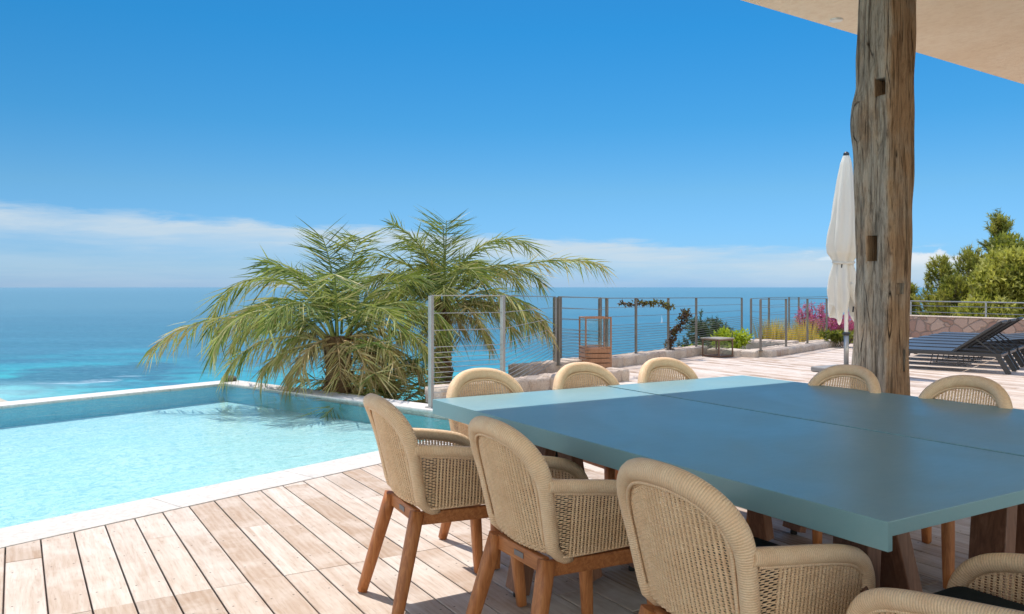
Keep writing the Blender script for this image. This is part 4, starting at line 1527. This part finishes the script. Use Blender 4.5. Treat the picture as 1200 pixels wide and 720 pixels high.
def palm(label, loc, trunk_h, trunk_r, fronds, seed, skirt=8, lean=(0, 0), z_base=-0.8):
    rr = random.Random(seed)
    g = thing('palm_tree', label, 'palm tree', (loc[0], loc[1], z_base))
    mb = MB()
    n = 22
    H = trunk_h - z_base
    pts, rad = [], []
    for i in range(n * 3 + 1):
        s = i / (n * 3)
        pts.append((lean[0] * s * s, lean[1] * s * s, H * s))
        rad.append(trunk_r * (1.12 - 0.2 * s) * (1.0 + (0.10 if i % 3 == 0 else -0.03)))
    mb.tube(pts, rad, 18, tint=0.4)
    # old leaf bases
    for k in range(120):
        s = rr.uniform(0.15, 1.0)
        a = rr.uniform(0, 2 * PI)
        r_ = trunk_r * (1.10 - 0.2 * s)
        b = Vector((lean[0] * s * s + math.cos(a) * r_, lean[1] * s * s + math.sin(a) * r_, H * s))
        d = Vector((math.cos(a) * 0.45, math.sin(a) * 0.45, 1)).normalized()
        sd = Vector((-math.sin(a), math.cos(a), 0))
        w, l = trunk_r * 0.33, rr.uniform(0.09, 0.17)
        mb.add([b - sd * w, b + sd * w, b + d * l + sd * w * 0.35, b + d * l - sd * w * 0.35], [(0, 1, 2, 3)], None, rr.random())
    tr = mb.build('trunk', M['bark'], g)
    mb = MB()
    for k in range(220):
        s = rr.uniform(0.72, 1.0)
        a = rr.uniform(0, 2 * PI)
        r_ = trunk_r * (1.12 - 0.2 * s)
        b = Vector((lean[0] * s * s + math.cos(a) * r_, lean[1] * s * s + math.sin(a) * r_, H * s))
        d = Vector((math.cos(a), math.sin(a), rr.uniform(-.2, 0.6)))
        leaf_strip(mb, b, d, rr.uniform(0.15, 0.5), 0.012, rr.uniform(0.3, 0.9), rr.random(), 3)
    mb.build('fibre', M['fibre'], tr)
    top = Vector((lean[0], lean[1], H - 0.05))
    for (az, el, L, dr, ti, hang, lm) in fronds:
        b = top + Vector((math.sin(R(az)) * trunk_r * .5, math.cos(R(az)) * trunk_r * .5, rr.uniform(-.12, .08)))
        frond(g, b, R(az), R(el), L, R(dr), ti, rr, hang=hang, lmax=lm * 1.12, nleaf=int(30 + L * 34), bend=rr.uniform(-.25, .25))
    return g


# az: 0 = away from the camera (+Y), 90 = right, -90 = left
palm('left palm tree beside the pool with one long drooping frond over the pool corner', (-2.27, 10.82), 0.70, 0.165, [
    (-90, 30, 2.5, 70, 0.66, 0.75, 0.42), (-88, 66, 2.3, 150, 0.46, 0.6, 0.44), (-75, 44, 1.75, 105, 0.62, 0.9, 0.40),
    (-112, 54, 1.9, 130, 0.50, 0.7, 0.42), (-50, 74, 1.7, 90, 0.34, 0.35, 0.44), (15, 85, 1.55, 55, 0.30, 0.25, 0.46),
    (60, 77, 1.6, 85, 0.36, 0.35, 0.46), (85, 60, 1.7, 120, 0.42, 0.5, 0.44), (100, 38, 1.35, 105, 0.52, 0.7, 0.40),
    (130, 66, 1.4, 120, 0.38, 0.45, 0.42), (-150, 64, 1.4, 130, 0.42, 0.5, 0.42), (-20, 58, 1.7, 100, 0.36, 0.4, 0.44),
    (35, 55, 1.7, 105, 0.36, 0.4, 0.44), (92, 10, 1.15, 70, 0.80, 0.9, 0.36), (118, 20, 1.0, 85, 0.76, 0.9, 0.34),
    (-100, 8, 1.0, 65, 0.74, 0.9, 0.36), (175, 78, 1.3, 80, 0.34, 0.35, 0.44), (-30, 86, 1.5, 40, 0.28, 0.2, 0.46),
    (75, 28, 1.3, 90, 0.66, 0.7, 0.38), (-125, 82, 1.5, 75, 0.36, 0.3, 0.44),
    (-68, 58, 1.95, 125, 0.48, 0.7, 0.42), (-98, 20, 1.5, 80, 0.60, 0.9, 0.40), (-82, 48, 2.1, 115, 0.52, 0.8, 0.42), (70, 45, 1.6, 110, 0.46, 0.6, 0.42), (105, 2, 0.95, 60, 0.82, 0.9, 0.34), (-65, 16, 1.1, 90, 0.70, 0.9, 0.36),
    (170, -5, 0.75, 80, 0.88, 0.7, 0.34), (-150, 0, 0.8, 85, 0.84, 0.7, 0.34), (120, -2, 0.85, 80, 0.86, 0.7, 0.36), (-110, -8, 0.75, 70, 0.90, 0.7, 0.34), (145, 8, 0.95, 95, 0.80, 0.8, 0.36), (85, -10, 0.8, 60, 0.88, 0.7, 0.36)], 21)
palm('right palm tree behind the wire fence, taller crown and one frond reaching right', (-1.04, 12.55), 1.12, 0.125, [
    (-80, 72, 2.0, 120, 0.40, 0.45, 0.44), (-95, 50, 1.6, 110, 0.44, 0.5, 0.42), (-45, 80, 1.45, 75, 0.34, 0.3, 0.46),
    (10, 88, 1.35, 25, 0.30, 0.2, 0.48), (75, 76, 1.9, 105, 0.40, 0.4, 0.46), (95, 62, 1.8, 115, 0.44, 0.45, 0.44),
    (84, 36, 2.6, 52, 0.56, 0.45, 0.46), (98, 16, 1.7, 66, 0.64, 0.7, 0.44), (110, 44, 1.6, 115, 0.48, 0.55, 0.42),
    (150, 64, 1.4, 120, 0.38, 0.45, 0.42), (-150, 62, 1.4, 125, 0.40, 0.5, 0.42), (-115, 36, 1.5, 100, 0.50, 0.6, 0.42),
    (75, 4, 1.4, 50, 0.70, 0.8, 0.40), (-70, 34, 1.4, 95, 0.46, 0.6, 0.42), (175, 48, 1.1, 125, 0.44, 0.6, 0.40),
    (25, 64, 1.6, 95, 0.36, 0.4, 0.44), (-25, 62, 1.6, 95, 0.36, 0.4, 0.44), (135, 12, 1.1, 80, 0.68, 0.8, 0.38),
    (170, 84, 1.3, 45, 0.30, 0.2, 0.46), (-110, 84, 1.45, 60, 0.36, 0.25, 0.44),
    (62, 60, 1.7, 115, 0.42, 0.6, 0.44), (92, 28, 1.7, 85, 0.60, 0.7, 0.42), (-85, 60, 1.7, 125, 0.46, 0.6, 0.42), (110, 25, 1.3, 95, 0.62, 0.8, 0.40), (-60, 50, 1.5, 115, 0.40, 0.6, 0.42),
    (-160, -5, 0.8, 80, 0.84, 0.7, 0.34), (150, -4, 0.8, 80, 0.86, 0.7, 0.34), (100, -8, 0.9, 70, 0.82, 0.7, 0.36), (-100, -6, 0.8, 75, 0.86, 0.7, 0.34)], 33, z_base=-1.2)
# young low palm between them
rr = random.Random(5)
yg = thing('young_palm', 'low bushy young palm at the coping between the two palm trees', 'palm shrub', (-1.62, 11.0, -0.7))
mb = MB(); mb.tube([(0, 0, 0), (0, 0, 0.45)], [0.09, 0.07], 10); mb.build('trunk', M['bark'], yg)
for k in range(17):
    frond(yg, (rr.uniform(-.06, .06), rr.uniform(-.06, .06), 0.42), rr.uniform(0, 2 * PI), R(rr.uniform(20, 84)), rr.uniform(0.8, 1.35), R(rr.uniform(40, 100)),
          rr.choice((0.25, 0.32, 0.4, 0.5, 0.68)), rr, nleaf=44, lmax=0.46, hang=0.4)


def leaf_cloud(mb, centre, rad, n, size, rr, tint0=0.2, tint1=0.8, shell=0.55, elong=1.6, upw=0.3):
    c = Vector(centre)
    for _ in range(n):
        d = Vector((rr.gauss(0, 1), rr.gauss(0, 1), rr.gauss(0, 1))).normalized()
        r_ = (shell + (1 - shell) * rr.random()) if rr.random() < 0.75 else rr.random()
        p = c + Vector((d.x * rad[0], d.y * rad[1], d.z * rad[2])) * r_
        a = (d * 0.7 + Vector((rr.gauss(0, .6), rr.gauss(0, .6), rr.gauss(0, .6) + upw))).normalized()
        b = a.cross(Vector((rr.gauss(0, 1), rr.gauss(0, 1), rr.gauss(0, 1)))).normalized()
        s = size * rr.uniform(0.6, 1.3)
        mb.add([p - b * s * .5, p + a * s * elong * .5 - b * s * .1, p + b * s * .5 + a * s * .2, p + a * s * elong], [(0, 1, 3, 2)], None,
               tint0 + (tint1 - tint0) * min(1, max(0, rr.gauss(0.5, 0.25))))


def limb(mb, p, q, r0, r1, rr, n=6, wob=0.05):
    pts = [Vector(p).lerp(Vector(q), i / n) + (Vector((rr.gauss(0, wob), rr.gauss(0, wob), 0)) if 0 < i < n else Vector()) for i in range(n + 1)]
    mb.tube(pts, [r0 + (r1 - r0) * i / n for i in range(n + 1)], 7)
    return pts


def pine(label, loc, H, spread, seed, mat='pine', conical=False, nb=60, needles=30, group=None, nl=0.15, name='pine_tree', bare=0.12, tilt=0.9):
    rr = random.Random(seed)
    g = thing(name, label, 'tree', loc, 0, group)
    mt = MB(); mc = MB()
    limb(mt, (0, 0, 0), (rr.uniform(-.1, .1), 0, H * 0.96), 0.035 * H * 0.55, 0.012, rr, 8, 0.03)
    for k in range(nb):
        s = bare + (1 - bare) * (k + rr.random()) / nb
        z = H * s
        a = rr.uniform(0, 2 * PI)
        L = spread * ((1 - s) ** 0.8 + 0.12) * rr.uniform(0.65, 1.1)
        el = R(rr.uniform(-5, 25) if conical else rr.uniform(30, 68) * tilt)
        q = Vector((math.cos(a) * L * math.cos(el), math.sin(a) * L * math.cos(el), z + L * math.sin(el)))
        pts = limb(mt, (0, 0, z), q, 0.02, 0.006, rr, 4, 0.03 * L)
        base_t = rr.uniform(0.1, 0.9)
        for j in range(5):
            t = 0.35 + 0.65 * (j + rr.random()) / 5
            f = t * 4
            i = min(3, int(f))
            c = pts[i].lerp(pts[i + 1], f - i)
            dirb = (pts[i + 1] - pts[i]).normalized()
            tl = rr.uniform(0.25, 0.5) * (0.6 + spread * 0.25)
            side = Vector((rr.gauss(0, 1), rr.gauss(0, 1), rr.gauss(0.15, 0.5))).normalized()
            tw = (dirb * 0.8 + side * 0.7 + Vector((0, 0, 0.1 if conical else 0.95))).normalized()
            for m_ in range(needles):
                u = rr.random()
                p = c + tw * tl * u
                d = (tw * (0.7 if conical else 1.1) + Vector((rr.gauss(0, 1), rr.gauss(0, 1), rr.gauss(0, 1))) * 0.75).normalized()
                w = d.cross(Vector((rr.gauss(0, 1), rr.gauss(0, 1), rr.gauss(0, 1)))).normalized() * nl * 0.10
                l = nl * rr.uniform(.7, 1.3)
                mc.add([p - w, p + w, p + d * l], [(0, 1, 2)], None, min(1, max(0, base_t + rr.gauss(0, .15))))
    mt.build('trunk', M['twig'], g)
    mc.build('crown', M[mat], g)
    return g


# right-hand trees beyond the rubble wall
def at(px, d, z=0.0):
    return ((px - 600) / 970 * d, d, z)


pine('small pale green pine with a pointed top just right of the timber post', at(1102, 27, -1.4), 3.35, 1.25, 41, nb=70)
pine('tall slender pine rising behind the round leafy tree at the right edge', at(1172, 31, -1.6), 5.2, 1.9, 42, nb=110)
pine('middle pine leaning between the pointed pine and the tall pine', at(1136, 28.5, -1.5), 3.75, 1.5, 43, nb=80)
pine('low sparse pine mostly hidden behind the timber post', at(1067, 28, -1.4), 2.6, 0.8, 44, nb=45)
pine('short bushy pine filling the gap above the rubble wall', at(1120, 25.5, -1.5), 2.7, 1.4, 46, nb=70)


def broad_tree(label, loc, crown_c, crown_r, n, seed, mat='broadleaf', size=0.105):
    rr = random.Random(seed)
    g = thing('leafy_tree', label, 'tree', loc)
    mt = MB(); mc = MB()
    limb(mt, (0, 0, 0), crown_c, 0.12, 0.07, rr)
    for k in range(26):
        d = Vector((rr.gauss(0, 1), rr.gauss(0, 1), rr.gauss(0.2, 0.9))).normalized()
        c = Vector(crown_c) + Vector((d.x * crown_r[0], d.y * crown_r[1], d.z * crown_r[2])) * rr.uniform(0.55, 0.95)
        limb(mt, crown_c, c, 0.045, 0.012, rr, 5, 0.05)
        r_ = rr.uniform(0.32, 0.55) * crown_r[0]
        t0 = rr.uniform(0.0, 0.3)
        leaf_cloud(mc, c, (r_ * .8, r_ * .8, r_ * 0.6), n // 26, size, rr, t0 * 1.6, t0 * 1.6 + 0.65, 0.6, 1.5, 0.8)
    mt.build('trunk', M['twig'], g)
    mc.build('crown', M[mat], g)
    return g


broad_tree('round leafy yellow green tree at the right edge above the rubble wall', at(1203, 24.5, -1.3), (0, 0, 2.75), (1.5, 1.3, 1.25), 13000, 51)
broad_tree('low leafy bush under the round tree, against the railing', at(1160, 24, -1.3), (0, 0, 1.55), (1.15, 0.8, 0.75), 6000, 52)

# conifers below the terrace, seaward of the small lantern
pine('wide dark conifer seen below the wire fence left of the small lantern', at(822, 24, -3.0), 3.25, 1.2, 61, 'conifer', True, 120, 44, nl=0.11, name='conifer', bare=0.05)
pine('narrow dark conifer with a pointed top standing right behind the small lantern', at(842.5, 23, -3.0), 3.3, 0.75, 62, 'conifer', True, 100, 40, nl=0.10, name='conifer', bare=0.05)


def bush(name, label, cat, loc, r, n, size, seed, mat, t0=.1, t1=.9, stems=10, elong=1.6, upw=0.3):
    rr = random.Random(seed)
    g = thing(name, label, cat, loc)
    ms = MB(); ml = MB()
    for k in range(stems):
        a = rr.uniform(0, 2 * PI)
        q = (math.cos(a) * r[0] * rr.uniform(.2, .8), math.sin(a) * r[1] * rr.uniform(.2, .8), r[2] * rr.uniform(1.0, 1.7))
        limb(ms, (0, 0, -0.25), q, 0.012, 0.005, rr, 4, 0.03)
        leaf_cloud(ml, q, (r[0] * .45, r[1] * .45, r[2] * .4), n // stems, size, rr, t0, t1, 0.3, elong, upw)
    ms.build('stem', M['twig'], g)
    ml.build('foliage', M[mat], g)
    return g


bush('lime_bush', 'bright lime green bush in the sunken bed right of the small lantern', 'bush', (*PF(14.85, 2.62), -0.42), (0.42, 0.42, 0.42), 1500, 0.06, 71, 'lime')
bush('lime_bush', 'little lime green tuft seen through and left of the small lantern', 'bush', (*PF(14.6, 3.35), -0.62), (0.36, 0.36, 0.38), 1000, 0.06, 72, 'lime')


def grass_tuft(label, loc, n, h, spread, seed, mat='gold'):
    rr = random.Random(seed)
    mb = MB()
    for k in range(n):
        a = rr.uniform(0, 2 * PI); r_ = abs(rr.gauss(0, 0.5)) * spread
        p = Vector((math.cos(a) * r_, math.sin(a) * r_, -0.2))
        d = Vector((math.cos(a) * rr.uniform(.05, .5), math.sin(a) * rr.uniform(.05, .5), 1))
        leaf_strip(mb, p, d, h * rr.uniform(.6, 1.15), 0.014, rr.uniform(.05, .25), rr.random(), 3)
    g = mb.build('grass_tuft', M[mat], loc=loc)
    return tag(g, label, 'grass')


grass_tuft('feathery orange gold grass tuft at the left end of the flower bed', (*at(905, 20.0)[:2], 0.05), 420, 0.75, 0.42, 81)
grass_tuft('short yellow grass tuft in the middle of the flower bed', (*at(922, 19.8)[:2], 0.0), 420, 0.55, 0.5, 82)
grass_tuft('yellow grass tuft in front of the magenta flowers', (*at(941, 20.2)[:2], 0.05), 500, 0.72, 0.5, 83)
grass_tuft('bright yellow grass tuft at the foot of the magenta flowers', (*at(956, 19.6)[:2], 0.0), 420, 0.5, 0.5, 84)


def flower_bush(label, loc, r, n, seed):
    rr = random.Random(seed)
    g = thing('flowering_shrub', label, 'flowering shrub', loc)
    ms = MB(); ml = MB(); mf = MB()
    for k in range(34):
        a = rr.uniform(0, 2 * PI)
        rad = rr.uniform(0.1, 1.0)
        q = Vector((math.cos(a) * r[0] * rad, math.sin(a) * r[1] * rad, r[2] * rr.uniform(0.65, 1.15) * (1.15 - 0.4 * rad)))
        pts = limb(ms, (q.x * .3, q.y * .3, -0.2), q, 0.010, 0.004, rr, 4, 0.03)
        for i in range(n // 34):
            t = rr.uniform(0.45, 1.0)
            f = t * 4; j = min(3, int(f))
            c = pts[j].lerp(pts[j + 1], f - j)
            leaf_cloud(mf, c, (0.07, 0.07, 0.07), 3, 0.038, rr, 0.1, 0.95, 0.2, 1.2, 0.3)
        leaf_cloud(ml, pts[1], (0.22, 0.22, 0.2), 26, 0.055, rr, 0.1, 0.7, 0.2, 1.6, 0.3)
    ms.build('stem', M['twig'], g)
    ml.build('foliage', M['broadleaf'], g)
    mf.build('blossom', M['magenta'], g)
    return g


flower_bush('tallest magenta flowering shrub left of the parasol pole', (*at(958, 20.6)[:2], 0.0), (0.8, 0.6, 0.82), 1700, 91)
flower_bush('deep pink flowering shrub right behind the parasol pole', (*at(979, 20.0)[:2], 0.0), (0.7, 0.6, 0.66), 1700, 92)
flower_bush('low pink flowering shrub between the parasol pole and the timber post', (*at(998, 20.3)[:2], 0.0), (0.6, 0.6, 0.55), 1300, 93)
bush('green_bush', 'small dark green bush at the foot of the parasol flowers', 'bush', (*at(990, 18.4)[:2], 0.0), (0.5, 0.3, 0.18), 900, 0.06, 94, 'broadleaf', 0, .5)

# bed soil
mb = MB()
poly = [PF(16.6, 1.75), PF(23.0, 1.35), PF(24.5, 5.0), PF(16.7, 3.3)]
mb.add([(x, y, 0.0) for x, y in poly], [(0, 1, 2, 3)])
struct(mb.build('flower_bed_soil', M['soil']))

# vine on the fence
def vine():
    rr = random.Random(17)
    g = thing('climbing_vine', 'dark red leaved vine hanging on the wires of the long sea fence', 'vine', (0, 0, 0))
    ms = MB(); ml = MB()
    def px3(x, y, d):
        return Vector(((x - 600) / 970 * d, d, 1.35 - (y - 336) / 970 * d))
    runs = [([(727, 354.5), (738, 358), (750, 355), (760, 356), (772, 355), (782, 359), (789, 360)], 14.9, 0.05, 150),
            ([(800, 366), (806, 368), (800, 374), (797, 384), (791, 388), (788, 396), (783, 405), (785, 410)], 15.5, 0.10, 260)]
    for pts, d, rad, n in runs:
        P = [px3(x, y, d) for x, y in pts]
        ms.tube(P, 0.008, 6)
        for k in range(n):
            f = rr.random() * (len(P) - 1.001); i = int(f)
            c = P[i].lerp(P[i + 1], f - i)
            tt = rr.uniform(0, .6) if (i < 2 or rad > .06) else rr.uniform(.5, 1.0)
            leaf_cloud(ml, c, (rad, rad, rad), 2, 0.05, rr, tt, tt + .1, 0.2, 1.3, 0)
    ms.build('stem', M['twig'], g)
    ml.build('foliage', M['vine'], g)


vine()

# small rock on the pool corner
bm = bmesh.new()
bmesh.ops.create_icosphere(bm, subdivisions=4, radius=1.0)
for v in bm.verts:
    n_ = noise.noise_vector(v.co * 1.6) * 0.22 + noise.noise_vector(v.co * 5) * 0.06
    v.co = Vector(((v.co.x + n_.x) * 0.12, (v.co.y + n_.y) * 0.075, (v.co.z + n_.z) * 0.05))
me = bpy.data.meshes.new('rock'); bm.to_mesh(me); bm.free()
for p in me.polygons:
    p.use_smooth = True
me.materials.append(M['rock'])
ro = bpy.data.objects.new('rock', me); COL.objects.link(ro)
ro.location = (*PF(4.98, 5.78), 0.035)
ro.rotation_euler = (0, 0, PA)
tag(ro, 'small dark grey rock lying on the far corner of the pool coping', 'rock')

# sailing boat far out
bx, by = px_sea(775.5, 378.5)
bt = thing('sailing_boat', 'tiny white sailing boat far out on the open sea', 'boat', (bx, by, -60.0), R(100))
mb = MB()
st = []
for i in range(9):
    x = -5 + 10 * i / 8
    w = 1.6 * (1 - (abs(x + 0.8) / 5.9) ** 2.2)
    st += [(x, -max(w, .05), 1.1), (x, -max(w, .05) * .6, -.2), (x, max(w, .05) * .6, -.2), (x, max(w, .05), 1.1)]
fs = []
for i in range(8):
    for k in range(3):
        fs.append((i * 4 + k, i * 4 + k + 1, i * 4 + k + 5, i * 4 + k + 4))
    fs.append((i * 4 + 3, i * 4, i * 4 + 4, i * 4 + 7))
mb.add(st, fs)
mb.build('hull', M['white_paint'], bt)
mb = MB(); mb.tube([(0.6, 0, 1), (0.6, 0, 13.5)], 0.09, 6); mb.build('mast', M['steel'], bt)
mb = MB(); mb.add([(0.5, 0, 2.2), (-4.2, 0.35, 2.2), (0.5, 0, 12.8), (0.5, .05, 2.2), (-4.2, 0.40, 2.2), (0.5, .05, 12.8)], [(0, 1, 2), (5, 4, 3), (0, 3, 4, 1), (1, 4, 5, 2)]); mb.build('sail', M['sail'], bt)

# ------------------------------------------------------------------ TERRAIN + SEA
def smooth(a, b, x):
    t = min(1, max(0, (x - a) / (b - a)))
    return t * t * (3 - 2 * t)


def terrain():
    mb = MB()
    azs = np.concatenate([np.arange(-180, -36, 2.0), np.arange(-36, -22, 0.5), np.arange(-22, 180.1, 2.0)])
    fr = np.concatenate([[0.0], np.linspace(0, 1, 60)[1:] ** 1.8])
    vs, fs = [], []
    rows = len(fr) + 1
    for az in azs:
        a = az
        r0 = 12.0
        if -5 < a <= 20:
            r0 = 12.0 + 8.0 * smooth(-5, 12, a)
        if a > 20:
            r0 = 20 + 22 * smooth(20, 26, a)
        if a < -60 or a > 60:
            r0 = 42
        k = 100 + 150 * smooth(23.0, 34.0, -a) if a < 0 else 100
        if a < -60:
            k = 243
        reach = r0 + 2.42 * k
        for f in fr:
            r_ = r0 + f * (reach - r0)
            z = -0.95 - 66 * (1 - math.exp(-(r_ - r0) / k))
            z += min(1.2, (r_ - r0) * 0.02) * noise.noise(Vector((math.sin(R(az)) * r_ * 0.06, math.cos(R(az)) * r_ * 0.06, 0)))
            vs.append((math.sin(R(az)) * r_, math.cos(R(az)) * r_, z))
        vs.append((0, 0, -0.95))
    for i in range(len(azs) - 1):
        o = i * rows
        for j in range(len(fr) - 1):
            fs.append((o + j, o + j + 1, o + rows + j + 1, o + rows + j))
        fs.append((o + len(fr), o, o + rows))
    mb.add(vs, fs, None, .5, True)
    struct(mb.build('hillside', M['land']))


terrain()
mb = MB()
ring = []
radii = [0, 200, 500, 1200, 3000, 8000, 20000, 60000]
nn_ = 96
vs = [(0, 0, -60)]
for r_ in radii[1:]:
    for j in range(nn_):
        a = 2 * PI * j / nn_
        vs.append((math.cos(a) * r_, math.sin(a) * r_, -60))
fs = [(0, 1 + j, 1 + (j + 1) % nn_) for j in range(nn_)]
for k in range(len(radii) - 2):
    for j in range(nn_):
        j2 = (j + 1) % nn_
        fs.append((1 + k * nn_ + j, 1 + (k + 1) * nn_ + j, 1 + (k + 1) * nn_ + j2, 1 + k * nn_ + j2))
mb.add(vs, fs)
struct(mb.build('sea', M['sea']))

# ------------------------------------------------------------------ SKY, SUN
SUN_AZ, SUN_EL = -31.0, 65.0
w = bpy.data.worlds.new('World')
S.world = w
w.use_nodes = True
nt = w.node_tree
nt.nodes.clear()


class WNT(NT):
    def __init__(self, t):
        self.t = t


q = WNT(nt)
out = q.n('ShaderNodeOutputWorld')
sky = q.n('ShaderNodeTexSky')
sky.sky_type = 'NISHITA'
sky.sun_disc = False
sky.sun_elevation = R(SUN_EL)
sky.sun_rotation = R(SUN_AZ)
sky.altitude = 60
sky.air_density = 1.0
sky.dust_density = 0.3
sky.ozone_density = 1.0
g = q.n('ShaderNodeTexCoord').outputs['Generated']
sp = q.n('ShaderNodeSeparateXYZ', inp={0: g})
X, Y, Z = sp.outputs
# clear-air tint by height: deep blue overhead of the sea, paler low down
rampz = q.ramp(q.math('DIVIDE', Z, 0.7), [(0.0, (0.165, 0.335, 0.76)), (0.03, (0.18, 0.355, 0.68)), (0.16, (0.175, 0.365, 0.53)), (0.27, (0.104, 0.357, 0.525)),
                                     (0.42, (0.062, 0.36, 0.545)), (0.56, (0.062, 0.35, 0.54)), (0.78, (0.30, 0.60, 0.75)), (1.0, (0.85, 0.92, 1.0))])
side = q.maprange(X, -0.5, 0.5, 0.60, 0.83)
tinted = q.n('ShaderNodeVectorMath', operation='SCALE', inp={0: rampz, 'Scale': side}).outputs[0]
tinted = q.mix(q.maprange(Y, 0.2, -0.5, 0, 1, True), tinted, (2.5, 2.0, 1.58))  # unseen sky behind the camera, brightened and warmed as added fill light
col = q.mix(1.0, sky.outputs[0], tinted, 'MULTIPLY')
# cloud bank above the horizon: stretched noise, upper rim drifting down to the right
cv = q.n('ShaderNodeMapping', inp={'Vector': g, 'Scale': (1.5, 1.5, 16.0)}).outputs[0]
n1 = q.noise(cv, 2.2, 8, 0.62, 0.25)
cv2 = q.n('ShaderNodeMapping', inp={'Vector': g, 'Scale': (6, 6, 40.0)}).outputs[0]
n2 = q.noise(cv2, 2.0, 6, 0.6, 0.3)
rim = q.math('ADD', q.math('MULTIPLY', X, -0.050), 0.062)
d = q.math('SUBTRACT', rim, Z)
d = q.math('ADD', d, q.maprange(n2, 0.3, 0.7, -0.007, 0.007))
band = q.math('MULTIPLY', q.maprange(d, -0.002, 0.010, 0, 1, True), q.maprange(d, 0.008, 0.052, 1.0, 0.42, True))
cloud = q.math('MULTIPLY', band, q.maprange(n1, 0.32, 0.58, 0.30, 1.0))
cloud = q.math('MULTIPLY', cloud, 0.92)
col = q.mix(cloud, col, (2.0, 2.4, 2.72))
# small puffs to the right
pf = q.math('MULTIPLY', q.maprange(n2, 0.56, 0.68), q.maprange(q.math('ABSOLUTE', q.math('SUBTRACT', Z, 0.033)), 0.004, 0.012, 1, 0))
pf = q.math('MULTIPLY', pf, q.maprange(X, 0.2, 0.36))
col = q.mix(q.math('MULTIPLY', pf, 0.7), col, (2.6, 2.9, 3.1))
# single bright cumulus low on the right
ca = q.math('DIVIDE', q.math('SUBTRACT', X, 0.452), 0.040)
n3 = q.noise(q.n('ShaderNodeMapping', inp={'Vector': g, 'Scale': (1, 1, 1.6)}).outputs[0], 38, 6, 0.6)
ctop = q.math('SUBTRACT', q.math('ADD', 0.0405, q.maprange(n3, 0.3, 0.7, -0.008, 0.008)), q.math('MULTIPLY', q.math('MULTIPLY', ca, ca), 0.007))
cm = q.math('MULTIPLY', q.maprange(q.math('SUBTRACT', ctop, Z), 0.0, 0.006, 0, 1, True), q.maprange(Z, 0.016, 0.031, 0, 1, True))
cm = q.math('MULTIPLY', cm, q.maprange(q.math('ABSOLUTE', ca), 0.8, 1.3, 1, 0, True))
col = q.mix(q.math('MULTIPLY', cm, 0.85), col, (2.75, 2.9, 3.05))
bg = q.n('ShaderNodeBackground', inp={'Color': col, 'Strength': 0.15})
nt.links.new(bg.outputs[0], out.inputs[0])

sd = Vector((math.sin(R(SUN_AZ)) * math.cos(R(SUN_EL)), math.cos(R(SUN_AZ)) * math.cos(R(SUN_EL)), math.sin(R(SUN_EL))))
L = bpy.data.lights.new('sun', 'SUN')
L.energy = 2.5
L.angle = R(0.5)
L.color = (1.0, 0.955, 0.89)
lo = bpy.data.objects.new('sun', L)
COL.objects.link(lo)
lo.rotation_euler = (-sd).to_track_quat('-Z', 'Y').to_euler()
lo.location = sd * 100

# ------------------------------------------------------------------ CAMERA
cam = bpy.data.cameras.new('camera')
cam.sensor_width = 36
cam.lens = 970 / 1200 * 36
cam.shift_y = -24 / 1200
cam.clip_start = 0.05
cam.clip_end = 120000
co = bpy.data.objects.new('camera', cam)
COL.objects.link(co)
co.location = (0, 0, 1.35)
co.rotation_euler = (R(90), 0, 0)
S.camera = co
vs_ = S.view_settings
vs_.view_transform = 'Standard'
vs_.look = 'None'
vs_.exposure = 1.0
vs_.gamma = 1.0
vs_.use_curve_mapping = False
S.cycles.max_bounces = 8
S.cycles.transparent_max_bounces = 16
S.cycles.use_denoising = True
